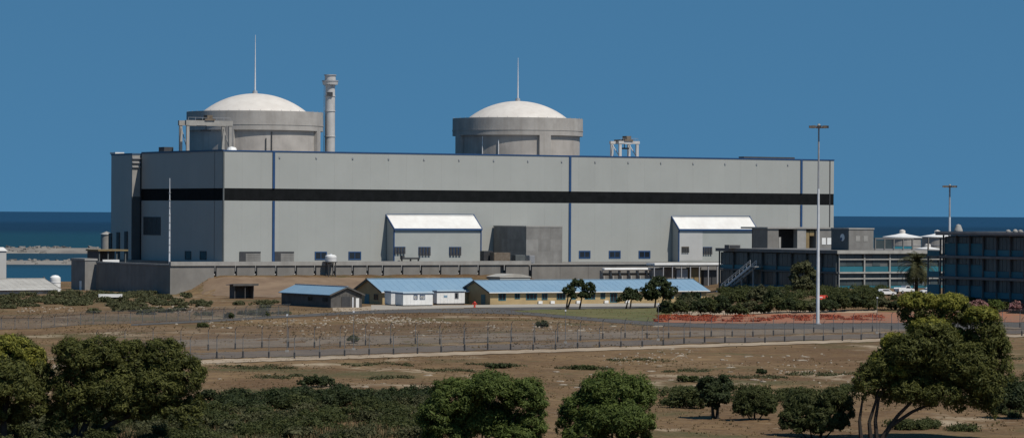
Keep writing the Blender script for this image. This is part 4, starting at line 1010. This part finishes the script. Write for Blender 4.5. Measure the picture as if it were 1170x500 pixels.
def px_lobes(lobes, base, depth, rng):
    out = []
    for l in lobes:
        px, py, rx, rz = l[:4]; dd = l[4] if len(l) > 4 else rng.uniform(-.25, .25) * rx / F * depth * 2
        x, y, z = at(px, py, depth + dd)
        k = depth / F; out.append((x - base[0], y - base[1], z - base[2], rx * k, (rx + rz) * .5 * k, rz * k))
    return out
def limb(m, pts, r0, r1, n=7):
    for i in range(len(pts) - 1):
        f0 = i / (len(pts) - 1); f1 = (i + 1) / (len(pts) - 1)
        m.tube(pts[i], pts[i + 1], r0 + (r1 - r0) * f0, r0 + (r1 - r0) * f1, n)
def plant(name, label, cat, base_px, lobes, n, size, mat, trunks=(), seed=1, group=None, extra=(), sub=26, depth=None, up=.35, trad=.16, spread=.34, aspect=.55, low=-.55):
    """base_px: photo point of the foot. lobes: (px, py, half width, half height[, depth offset])"""
    rng = np.random.default_rng(seed)
    if depth is None: b = gnd(*base_px); depth = b[1]
    else:
        b = at(base_px[0], base_px[1], depth); b = (b[0], b[1], float(height(b[0], b[1])))
    t = thing(name, label, cat, b, 0, group)
    L = px_lobes(lobes, b, depth, rng)
    quads_obj('crown', leaf_quads(L, n, size, rng, up, sub, spread, low=low, aspect=aspect), mat, t)
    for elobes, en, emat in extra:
        quads_obj('sun_toned_sprays', leaf_quads(px_lobes(elobes, b, depth, rng), en, size, rng, up, sub, spread, aspect=aspect), emat, t)  # lighter leaf colour on these sprays stands for sunlight on the crown
    m = MB()
    if trunks:
        for tr in trunks:
            pts = []
            for k, q in enumerate(tr):
                p = at(q[0], q[1], depth + (q[2] if len(q) > 2 else 0)); pts.append((p[0] - b[0], p[1] - b[1], p[2] - b[2] if k else min(p[2] - b[2], -.1)))
            limb(m, pts, trad, trad * .35)
        # twigs from the limb ends into the lobes
        end = pts[-1]
        for l in L: limb(m, [end, ((end[0] + l[0]) / 2, (end[1] + l[1]) / 2, (end[2] + l[2]) / 2 + .1), (l[0], l[1], l[2])], trad * .4, trad * .12, 5)
    else:
        for l in L: limb(m, [(l[0] * .3, l[1] * .3, -.1), (l[0] * .7, l[1] * .7, l[2] * .5), (l[0], l[1], l[2])], trad * .5, trad * .15, 5)
    m.build('trunk' if trunks else 'stems', 'bark', t)
    return t
# foreground trees
plant('acacia_tree', 'broad dark green tree with spreading crown, second from the left in front', 'tree', (92, 506), [
    (88, 408, 30, 25), (115, 402, 30, 21), (150, 408, 32, 23), (188, 406, 30, 24), (215, 428, 22, 28), (178, 440, 38, 28), (128, 440, 40, 30), (82, 446, 26, 28), (222, 462, 14, 18), (198, 468, 22, 16), (150, 464, 36, 18), (105, 468, 30, 18), (70, 475, 22, 18), (218, 480, 18, 14)],
    95000, .19, 'leaf_acacia', [((84, 506), (86, 480), (82, 455), (90, 430)), ((96, 506), (125, 484), (158, 470), (185, 440)), ((88, 506), (104, 470), (120, 445))], 3, trad=.34, sub=110, spread=.21, aspect=.3, low=-.9)
plant('acacia_tree', 'yellowish green tree cut off by the left picture edge', 'tree', (6, 508), [
    (22, 408, 30, 27), (-10, 412, 34, 32), (42, 432, 22, 30), (12, 440, 36, 32), (-25, 450, 36, 36), (38, 465, 24, 22), (5, 474, 34, 20)],
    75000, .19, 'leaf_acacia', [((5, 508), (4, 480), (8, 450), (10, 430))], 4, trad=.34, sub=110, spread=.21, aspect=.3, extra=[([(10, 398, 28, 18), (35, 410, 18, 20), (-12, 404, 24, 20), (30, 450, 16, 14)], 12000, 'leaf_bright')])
plant('leaning_tree', 'large leaning tree with bright green top at the right front', 'tree', (1002, 503), [
    (1050, 356, 27, 18), (1090, 356, 25, 19), (1124, 375, 27, 22), (1065, 388, 34, 25), (1036, 402, 26, 24), (1010, 420, 22, 22), (1100, 412, 38, 32), (1140, 402, 16, 28), (1134, 442, 16, 26), (1070, 430, 34, 24), (1030, 440, 24, 16), (990, 434, 18, 20), (984, 446, 12, 14), (1022, 452, 20, 12), (1056, 456, 24, 12), (1134, 470, 8, 14), (1104, 450, 22, 16), (1075, 408, 34, 26), (1048, 424, 26, 22), (1120, 432, 24, 24), (1000, 426, 20, 20), (1040, 446, 28, 16), (1012, 444, 20, 14), (1078, 450, 28, 15), (1120, 458, 16, 14), (1150, 425, 10, 20), (1130, 462, 12, 14), (1138, 480, 6, 9), (1092, 462, 18, 10)],
    112000, .19, 'leaf_acacia', [((1006, 504), (1018, 486), (1042, 470), (1070, 458), (1085, 420)), ((1002, 504), (1000, 480), (1004, 455), (1020, 425)), ((984, 503), (982, 480), (986, 452)), ((995, 504), (993, 482), (1000, 460), (1008, 430)), ((1004, 502), (1026, 474), (1048, 452), (1062, 415))], 5, low=-.95, trad=.22, sub=110, spread=.21, aspect=.3,
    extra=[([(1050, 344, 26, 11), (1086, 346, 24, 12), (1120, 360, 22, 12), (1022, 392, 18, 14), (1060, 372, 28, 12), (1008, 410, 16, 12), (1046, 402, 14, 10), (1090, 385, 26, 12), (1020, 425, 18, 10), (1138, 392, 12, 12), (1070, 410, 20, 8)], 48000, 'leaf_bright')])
plant('round_bush', 'largest rounded green bush at the bottom middle', 'bush', (552, 506), [
    (520, 455, 34, 26), (560, 446, 38, 23), (600, 455, 27, 27), (498, 476, 24, 26), (550, 482, 50, 28), (608, 482, 20, 26), (510, 496, 30, 16), (590, 496, 34, 16)], 85000, .18, 'leaf_bush', seed=6, sub=110, spread=.21, aspect=.3)
plant('round_bush', 'rounded green bush just right of the largest middle bush', 'bush', (700, 505), [
    (698, 446, 40, 24), (732, 452, 20, 27), (664, 470, 28, 26), (700, 480, 44, 27), (738, 482, 14, 20), (645, 488, 14, 16), (670, 496, 30, 14), (725, 496, 26, 14)], 75000, .18, 'leaf_bush', seed=7, sub=110, spread=.21, aspect=.3)
plant('small_tree', 'small dark round-headed tree on a short trunk in the brown field', 'tree', (817, 478), [
    (809, 440, 12, 13), (826, 440, 12, 14), (818, 452, 17, 12), (816, 463, 8, 7)], 18000, .14, 'leaf_dark', [((815, 478), (814, 466), (809, 445)), ((819, 478), (820, 466), (826, 445))], 8, trad=.2)
plant('grey_green_bush', 'wide dark bush right of the small round-headed tree', 'bush', (862, 479), [
    (862, 455, 24, 15), (877, 463, 14, 13), (849, 465, 13, 13), (863, 468, 22, 10)], 24000, .16, 'leaf_scrub', seed=9, sub=80, spread=.22, aspect=.3)
plant('grey_green_bush', 'large low bush left of the leaning tree', 'bush', (930, 500), [
    (922, 464, 28, 20), (953, 458, 22, 17), (905, 480, 16, 18), (945, 480, 26, 19), (925, 488, 24, 12), (968, 470, 10, 16)], 46000, .165, 'leaf_scrub', seed=10, sub=80, spread=.22, aspect=.3)
for i, (px, yb, hw, hh, lab) in enumerate([(362, 441.5, 25, 6.5, 'flat dark green shrub alone in the open brown field'), (785, 466, 22, 12, 'low dark shrub behind and left of the small round-headed tree'),
        (1160, 478, 26, 24, 'dark shrub at the right edge beyond the leaning tree'), (786, 436, 14, 4, 'low flat shrub in the field above the small round-headed tree'), (570, 420, 18, 2.5, 'thin flat green patch shrub above the largest middle bush'),
        (668, 422, 17, 2.5, 'thin flat green patch shrub above the right middle bush'), (620, 374.5, 8, 4.5, 'tiny round shrub between the access road and the security fence'), (404, 392, 7, 5, 'tiny grey green shrub on the patrol strip'), (870, 427, 6, 3, 'tiny shrub in the field right of centre'), (232, 374, 8, 3, 'tiny shrub by the boundary fence end'), (262, 364, 7, 4, 'small shrub left of the weathered shed'), (302, 362, 9, 4, 'small shrub just below the weathered shed')]):
    hz = [(px - hw * .45, yb - hh * .9, hw * .5, hh), (px + hw * .4, yb - hh * .85, hw * .55, hh * .95), (px, yb - hh, hw * .6, hh)]
    plant('field_shrub', lab, 'shrub', (px, yb), hz, int(700 + hw * hh * 9), .17, 'leaf_scrub' if i % 2 else 'leaf_dark', seed=30 + i, trad=.1)

# mid-distance trees
plant('lawn_tree', 'loose two-stemmed tree on the lawn before the long bungalow', 'tree', (655, 353.5), [
    (650, 331, 7.5, 6), (660, 324, 8, 6), (672, 328, 8, 6.5), (668, 337, 9, 5), (655, 338, 6, 4), (677, 333, 4, 6)], 3000, .3, 'leaf_dark', [((647, 354), (648, 345), (650, 333)), ((662, 353.5), (664, 343), (668, 330)), ((648, 352), (652, 342), (660, 326))], 12, trad=.22)
plant('lawn_tree', 'smaller dark tree on the lawn at the right of the two-stemmed one', 'tree', (718, 353), [(720, 336, 10, 8), (711, 341, 6, 6), (728, 340, 6, 6)], 2600, .3, 'leaf_dark', [((715, 353), (717, 345), (720, 336)), ((720, 352), (721, 344), (724, 338))], 13, trad=.2)
plant('dense_tree', 'dense dark round tree in front of the right part of the blue roof', 'tree', (752, 352), [(752, 324, 14, 9), (741, 332, 10, 8), (764, 332, 10, 9), (752, 337, 18, 7)], 5200, .3, 'leaf_dark', [((748, 352), (749, 344), (751, 332)), ((757, 352), (757, 343), (760, 334))], 14, trad=.25)
plant('office_tree', 'dark tree growing against the shaded office side', 'tree', (918, 336), [(917, 306, 12, 10), (908, 316, 8, 9), (928, 316, 8, 10), (918, 324, 14, 8)], 4600, .32, 'leaf_olive', [((917, 337), (917, 325), (917, 312))], 15, depth=735, trad=.25)
def palm(label, px, depth, ytop, seed):
    r = random.Random(seed); x, y, z = at(px, 330, depth); z = float(height(x, y)); zc = at(px, ytop, depth)[2] - z
    t = thing('palm_tree', label, 'palm', (x, y, z))
    m = MB(); k = 9
    for i in range(k): m.tube((0, 0, zc * i / k - .1), (0, 0, zc * (i + 1) / k - .1), .42 - .008 * i, .36 - .008 * i, 12)
    m.build('trunk', 'bark', t)
    for f in range(64):
        a = f * 2.39996 + r.uniform(-.2, .2); el = math.radians(r.uniform(-35, 78)); Lf = r.uniform(4.2, 5.6); pts = []; p = Vector((0, 0, zc)); d = el
        for j in range(10):
            pts.append(p.copy()); st = Lf / 9; p = p + Vector((math.cos(a) * math.cos(d), math.sin(a) * math.cos(d), math.sin(d))) * st; d -= math.radians(6 + 1.3 * j)
        Q = []; side = Vector((-math.sin(a), math.cos(a), 0))
        for j in range(9):
            for h in (0, .5):
                q = pts[j].lerp(pts[j + 1], h); dr = (pts[j + 1] - pts[j]).normalized(); ll = 1.1 * (1 - .75 * abs((j + h) / 9 - .4))
                for sg in (-1, 1):
                    tip = q + side * sg * ll * .8 + dr * ll * .45 + Vector((0, 0, -.18 * ll)); w = dr * .1
                    Q.append([tuple(q - w), tuple(q + w), tuple(tip + w * .3), tuple(tip - w * .3)])
            w2_ = side * .05; Q.append([tuple(pts[j] - w2_), tuple(pts[j] + w2_), tuple(pts[j + 1] + w2_), tuple(pts[j + 1] - w2_)])
        quads_obj('frond', np.array(Q), 'leaf_olive', t)
palm('dark palm with drooping fronds in front of the pale office frame', 1047, 715, 303, 9)
for i, (px, yb, hw, hh, mat, lab) in enumerate([(868, 342, 13, 9, 'leaf_olive', 'grey green bush against the shaded office beside the stair'), (850, 343, 8, 6, 'leaf_scrub', 'small bush at the foot of the outside stair'), (893, 342, 9, 6, 'leaf_olive', 'small bush left of the tree against the shaded office')]):
    plant('office_bush', lab, 'bush', (px, yb), [(px, yb - hh, hw * .8, hh * .8), (px - hw * .5, yb - hh * .7, hw * .5, hh * .6), (px + hw * .5, yb - hh * .7, hw * .5, hh * .6)], 1800, .28, mat, seed=50 + i, depth=728 - i * 4, trad=.12)

# hedge shrubs behind the red earth bank
rs = random.Random(21); k = 0
for px, yb, hh, sh in [(762, 360, 8, 0), (775, 361, 10, 0), (788, 360.5, 11, 0), (801, 361, 10, 0), (814, 361, 12, 0), (829, 361.5, 11, 0), (844, 361, 10, 0), (858, 359, 10, 0), (872, 358.5, 9, 0), (887, 357.5, 9, 0), (902, 357, 8, 0), (917, 357, 8, 0), (932, 356.5, 8, 0), (948, 356, 8, 0), (963, 355.5, 9, 0), (978, 355, 8, 0), (993, 354.5, 8, 0), (1008, 354, 8, 0), (1022, 354, 8, 0),
                       (808, 352, 8, 1), (826, 350, 8, 1), (846, 350, 8, 1), (866, 349, 9, 1), (884, 348, 8, 1), (956, 347, 7, 1), (972, 347, 7, 1), (988, 347, 7, 1)]:
    hw = rs.uniform(10, 14); hh *= rs.uniform(.75, 1.45)
    plant('hedge_shrub', 'rounded dark green shrub in the hedge row along the red earth bank' if not sh else 'green shrub in the second row between hedge and office', 'shrub', (px, yb),
          [(px - hw * .4, yb - hh * .8, hw * .6, hh * .75), (px + hw * .4, yb - hh * .75, hw * .6, hh * .7), (px, yb - hh * 1.05, hw * .6, hh * .75)], 2400, .24, ('leaf_dark', 'leaf_scrub', 'leaf_olive', 'leaf_dark', 'leaf_scrub')[k % 5], seed=100 + k, group='hedge along the red earth bank' if not sh else 'shrubs between hedge and office', trad=.12); k += 1
plant('dark_hedge', 'sprawling dark shrub sloping down beside the dense round tree', 'shrub', (776, 358), [(770, 352, 12, 7), (783, 345, 12, 9), (792, 340, 9, 8), (760, 355, 8, 4)], 2600, .3, 'leaf_dark', seed=17, trad=.12)
for i, (px, yb, hw, hh, mat, lab) in enumerate([(1098, 357, 10, 9, 'leaf_scrub', 'green shrub beside the pink-flowered one before the teal office'), (1117, 357, 13, 9, 'leaf_pink', 'pink-flowered shrub in front of the teal office'), (1137, 357, 11, 9, 'leaf_bush', 'green shrub right of the pink-flowered one'), (1162, 358, 10, 8, 'leaf_pink', 'pink-flowered shrub at the right picture edge'), (1078, 357, 10, 9, 'leaf_dark', 'dark shrub left end of the flowering row'), (1150, 356, 9, 7, 'leaf_scrub', 'low green shrub between pink-flowered edge shrub and its neighbour'), (1180, 356, 12, 8, 'leaf_bush', 'green shrub half cut by the right edge')]):
    plant('flowering_shrub', lab, 'shrub', (px, yb), [(px - hw * .4, yb - hh * .8, hw * .6, hh * .8), (px + hw * .4, yb - hh * .8, hw * .6, hh * .75), (px, yb - hh * 1.1, hw * .6, hh * .7)], 1800, .28, mat, seed=70 + i, trad=.12)

# scrub that nobody could count (helper and patches)
def scrub(name, label, spots, nper, size, mat, seed, hr=(.9, 1.5), wr=(1.2, 2.2), zoff=.35):
    rng = np.random.default_rng(seed); out = []
    for px, py in spots:
        x, y, z = gnd(px, py); r = rng.uniform(*wr); h = rng.uniform(*hr)
        L = [(x + rng.uniform(-.6, .6) * r, y + rng.uniform(-.6, .6) * r, z + h * zoff, r * .75, r * .75, h * .8) for _ in range(3)]
        out.append(leaf_quads(L, nper, size, rng, sub=10, low=-.2, spread=.36))
    o = quads_obj(name, np.concatenate(out), mat); kind(o, 'stuff'); o['label'] = label; return o
rs = random.Random(8)
sp = [(rs.uniform(232, 490), rs.uniform(461, 505)) for _ in range(95)] + [(rs.uniform(-30, 240), rs.uniform(470, 512)) for _ in range(70)]
scrub('green_scrub', 'dense low green scrub filling the lower left foreground', sp[::2], 1500, .13, 'leaf_scrub', 41, hr=(.4, 1.6))
scrub('olive_scrub', 'paler olive scrub among the lower left green scrub', sp[1::2], 1300, .13, 'leaf_olive', 48, hr=(.3, 1.2))
sp = [(rs.uniform(232, 480), rs.uniform(456, 466)) for _ in range(26)] + [(rs.uniform(260, 345), rs.uniform(458, 470)) for _ in range(10)]
scrub('dark_scrub', 'darker scrub edge along the brown field', sp, 1800, .14, 'leaf_dark', 42, hr=(1.0, 1.7))
sp = [(rs.uniform(-20, 215), rs.uniform(337, 349)) for _ in range(60)] + [(rs.uniform(60, 200), rs.uniform(335, 342)) for _ in range(34)] + [(rs.uniform(-20, 330), rs.uniform(346, 360)) for _ in range(34)]
scrub('coastal_scrub', 'low green scrub at the foot of the platform wall', sp, 700, .24, 'leaf_olive', 43, hr=(.4, 1.0), wr=(1.2, 3.2))
sp = [(rs.uniform(826, 1008), rs.uniform(329.5, 340)) for _ in range(110)] + [(rs.uniform(812, 1024), rs.uniform(341, 353)) for _ in range(40)] + [(rs.uniform(1075, 1180), rs.uniform(344, 355)) for _ in range(40)]
scrub('office_scrub', 'rough green planting on the slope in front of the office', sp, 420, .22, 'leaf_scrub', 47, hr=(.4, 1.3), wr=(1, 2.4))
sp = [(rs.uniform(753, 812), rs.uniform(360, 368)) for _ in range(34)] + [(rs.uniform(812, 1010), rs.uniform(361, 368)) for _ in range(40)] + [(rs.uniform(815, 850), rs.uniform(338, 344)) for _ in range(8)]
scrub('red_groundcover', 'mat of orange red groundcover on the earth bank', sp, 260, .2, 'leaf_red', 44, hr=(.25, .5), wr=(1, 2.2), zoff=.15)
sp = [(rs.uniform(755, 810), rs.uniform(446, 466)) for _ in range(14)] + [(rs.uniform(1130, 1180), rs.uniform(432, 478)) for _ in range(26)] + [(rs.uniform(830, 980), rs.uniform(446, 462)) for _ in range(16)] + [(rs.uniform(1010, 1110), rs.uniform(486, 492)) for _ in range(12)]
scrub('field_scrub', 'low green scrub patches between the right-hand bushes', sp, 700, .13, 'leaf_scrub', 45, hr=(.4, .9), wr=(1, 2))
sp = []
for x0, x1, y0, k in ((245, 330, 420, 10), (300, 345, 430, 6), (395, 470, 417, 7), (480, 545, 424, 8), (540, 590, 417, 5), (640, 700, 421.5, 9), (760, 810, 424, 6), (830, 900, 431, 8), (905, 965, 428, 8), (960, 1000, 441, 5), (420, 470, 432, 5), (1150, 1190, 410, 6), (250, 480, 447, 12), (690, 760, 412, 5)):
    sp += [(x0 + (x1 - x0) * (q + rs.random()) / k, y0 + rs.uniform(-1.2, 1.2)) for q in range(k)]
scrub('creeping_scrub', 'thin streaks of creeping green scrub across the brown field', sp, 260, .13, 'leaf_olive', 46, hr=(.12, .28), wr=(.8, 2.2), zoff=.05)
def tufts(name, label, n, mat, seed, rect, bl=(.16, .42), w=.05, clump=None):
    rng = np.random.default_rng(seed); k = 6
    px = rng.uniform(rect[0], rect[1], n); yy = rng.uniform(rect[2], rect[3], n)      # metres in depth
    x = (px - 585) / F * yy; z = height(x, yy)
    keep = np.sin(x * .21 + yy * .05) + np.sin(yy * .19 - x * .07) + rng.normal(size=n) * .9 > -.2
    x, yy, z = x[keep], yy[keep], z[keep]; n = len(x)
    c = np.repeat(np.stack([x, yy, z - .03], 1), k, 0); m = len(c)
    a = rng.uniform(0, 2 * np.pi, m); h = rng.uniform(*bl, m); lean = rng.uniform(.1, .6, m)
    o = c + np.stack([np.cos(a), np.sin(a), 0 * a], 1) * rng.uniform(0, .18, (m, 1))
    tip = o + np.stack([np.cos(a) * lean * h, np.sin(a) * lean * h, h], 1); t = np.stack([-np.sin(a), np.cos(a), 0 * a], 1) * w
    ob = quads_obj(name, np.stack([o - t, o + t, tip + t * .35, tip - t * .35], 1), mat); kind(ob, 'stuff'); ob['label'] = label
tufts('dry_grass', 'dry straw-coloured grass tufts over the field', 9000, 'dry_grass', 61, (-60, 1230, 285, 470), (.06, .2), .05)
tufts('green_grass', 'sparse olive grass tufts in the field', 700, 'leaf_olive', 62, (-60, 1230, 285, 560), (.08, .25))
tufts('far_grass', 'dry grass between patrol road and buildings', 6000, 'dry_grass', 63, (-60, 760, 500, 700), (.08, .25), .08)
tufts('long_grass', 'long olive grass among the lower left scrub', 3500, 'leaf_olive', 64, (-40, 500, 285, 325), (.25, .8), .035)
tufts('straw_grass', 'tall straw grass in the lower left corner scrub', 1200, 'dry_grass', 65, (180, 520, 285, 312), (.3, .8), .04)

# pale rocks
rs = random.Random(77); rmesh = []
for k in range(4):
    m = MB(); n = 7
    bot = [(math.cos(2*math.pi*i/n) * rs.uniform(.7, 1.1), math.sin(2*math.pi*i/n) * rs.uniform(.6, 1), -.15) for i in range(n)]
    mid = [(x * rs.uniform(.8, 1.1), y * rs.uniform(.8, 1.1), rs.uniform(.2, .35)) for x, y, z in bot]
    top = [(x * .5, y * .5, rs.uniform(.42, .55)) for x, y, z in mid]
    m.hull(bot, mid).hull(mid, top); o = m.build('rock', 'rock'); rmesh.append(o.data); bpy.data.objects.remove(o)
spots = [(rs.uniform(560, 760), rs.uniform(372, 381)) for _ in range(7)] + [(rs.uniform(240, 560), rs.uniform(368, 380)) for _ in range(12)] + [(rs.uniform(700, 980), rs.uniform(400, 436)) for _ in range(22)] + [(rs.uniform(240, 700), rs.uniform(413, 446)) for _ in range(16)] + [(rs.uniform(120, 240), rs.uniform(348, 358)) for _ in range(12)]
for i, (px, py) in enumerate(spots):
    far = py < 385
    o = bpy.data.objects.new('pale_rock', rmesh[i % 4]); COL.objects.link(o); o.location = gnd(px, py); s_ = rs.uniform(.2, .62) * (1.2 if far else .8)
    o.scale = (s_ * 1.6, s_, s_ * .6); o.rotation_euler = (0, 0, rs.uniform(0, 6.28))
    tag(o, 'pale limestone rock on the dry ground beyond the patrol road' if far else 'pale limestone rock lying in the brown field before the sand track', 'rock', 'rocks beyond the patrol road' if far else 'rocks in the brown field')

def rubble(name, label, zones, seed):
    r = random.Random(seed); m = MB()
    for x0, x1, y0, y1, k in zones:
        for _ in range(k):
            x, y, z = gnd(r.gauss((x0 + x1) / 2, (x1 - x0) / 3), r.gauss((y0 + y1) / 2, (y1 - y0) / 2.6)); q = r.uniform(.07, .2) * (1.5 if y > 500 else 1); n = 5
            a0 = r.uniform(0, 6); b = [(x + math.cos(a0 + 6.283 * i / n) * q * r.uniform(.8, 1.8), y + math.sin(a0 + 6.283 * i / n) * q, z - .1) for i in range(n)]
            m.hull(b, [(x + (p[0] - x) * .6, y + (p[1] - y) * .6, z + q * r.uniform(.4, .8)) for p in b])
    o = m.build(name, 'rock'); kind(o, 'stuff'); o['label'] = label
rubble('stone_rubble', 'scattered pale stone rubble on the open ground', [(140, 175, 349, 353, 60), (190, 230, 350, 357, 50), (395, 470, 362, 368, 160), (440, 520, 365, 370, 70), (560, 700, 371, 379, 50), (700, 760, 405, 415, 60), (740, 800, 398, 408, 40), (860, 1000, 408, 432, 80), (260, 420, 366, 372, 70), (480, 560, 436, 446, 40), (20, 80, 352, 356, 30), (330, 480, 374, 384, 40)], 5)

# ------------------------------------------------------------------ parked vehicles
def vehicle(name, label, cat, px, py, depth, rz, pickup):
    x, y, z = at(px, py, depth); z = float(height(x, y)); t = thing(name, label, cat, (x, y, z), rz)
    Lh = 2.5 if pickup else 2.1; w = .88; wb = 1.5 if pickup else 1.28
    if pickup: prof = [(-Lh, .5), (Lh, .5), (Lh + .02, .95), (1.35, 1.08), (-Lh, 1.08)]
    else: prof = [(-Lh, .42), (Lh, .42), (Lh + .03, .75), (1.15, .95), (-Lh + .05, .98)]
    P = lambda pr, a, b: MB().hull([(q, a, zz) for q, zz in pr], [(q, b, zz) for q, zz in pr])
    body = P(prof, -w, w).build('body', 'car_white', t)
    cab = [(-.5, 1.085), (1.2, 1.085), (.65, 1.75), (-.35, 1.78)] if pickup else [(-1.75, .985), (1.05, .965), (.35, 1.48), (-1.15, 1.5)]
    P(cab, -w * .9, w * .9).build('cab', 'car_white', t)
    mid = [((q - (cab[0][0] + cab[1][0]) / 2) * .84 + (cab[0][0] + cab[1][0]) / 2, zz0) for q, zz0 in [(c[0], c[1] + (.08 if i < 2 else -.12)) for i, c in enumerate(cab)]]
    for sgn in (-1, 1): P(mid, sgn * w * .905, sgn * w * .915).build('side_window', 'glass', t)
    a, b = cab[1], cab[2]; MB().hull([(a[0] + .01, -w * .8, a[1] + .06), (a[0] + .01, w * .8, a[1] + .06), (b[0] + .03, w * .75, b[1] - .08), (b[0] + .03, -w * .75, b[1] - .08)], [(a[0] + .03, -w * .8, a[1] + .06), (a[0] + .03, w * .8, a[1] + .06), (b[0] + .05, w * .75, b[1] - .08), (b[0] + .05, -w * .75, b[1] - .08)]).build('windscreen', 'glass', t)
    if pickup: MB().box(-Lh + .1, -.6, -w + .1, w - .1, 1.083, 1.09).build('load_bed', 'dark_metal', t); MB().box(-Lh, -.55, -w, -w + .09, 1.083, 1.35).box(-Lh, -.55, w - .09, w, 1.083, 1.35).build('bed_side', 'car_white', t)
    for sx in (-wb, wb):
        for sy in (-w, w):
            wh = MB().tube((sx, sy - .11, .34), (sx, sy + .11, .34), .34, n=20).build('wheel', 'tyre', t); MB().tube((sx, sy - .125, .34), (sx, sy + .125, .34), .2, n=14).build('rim', 'steel', wh)
    for sy in (-.62, .62): MB().box(Lh - .03, Lh + .06, sy - .18, sy + .18, .66, .82).build('headlight', 'pale_steel', t); MB().box(-Lh - .04, -Lh + .02, sy - .14, sy + .14, .7, .9).build('tail_light', 'red_paint', t)
    MB().box(Lh - .05, Lh + .1, -w + .05, w - .05, .4, .58).build('bumper', 'dark_metal', t)
vehicle('pickup_truck', 'white pickup truck beside the palm', 'pickup', 1034, 333, 735, math.radians(35), True)
vehicle('parked_car', 'white car right of the palm', 'car', 1062, 333, 730, math.radians(200), False)
vehicle('parked_car', 'white car left of the palm by the hedge end', 'car', 1012, 337, 712, math.radians(25), False)
# red plastic barrier by the hedge
x, y, z = gnd(940, 341.5); t = thing('road_barrier', 'red and white plastic road barrier behind the hedge beside the lamp mast', 'barrier', (x, y, z), R30)
MB().prism([(-.35, 0), (.35, 0), (.12, .8), (-.12, .8)], -1.5, 0).build('segment', 'red_paint', t); MB().prism([(-.35, 0), (.35, 0), (.12, .8), (-.12, .8)], .03, 1.3).build('segment', 'red_paint', t)
MB().box(-1.2, -.3, -.36, -.3, .3, .5).build('white_strip', 'white_paint', t)
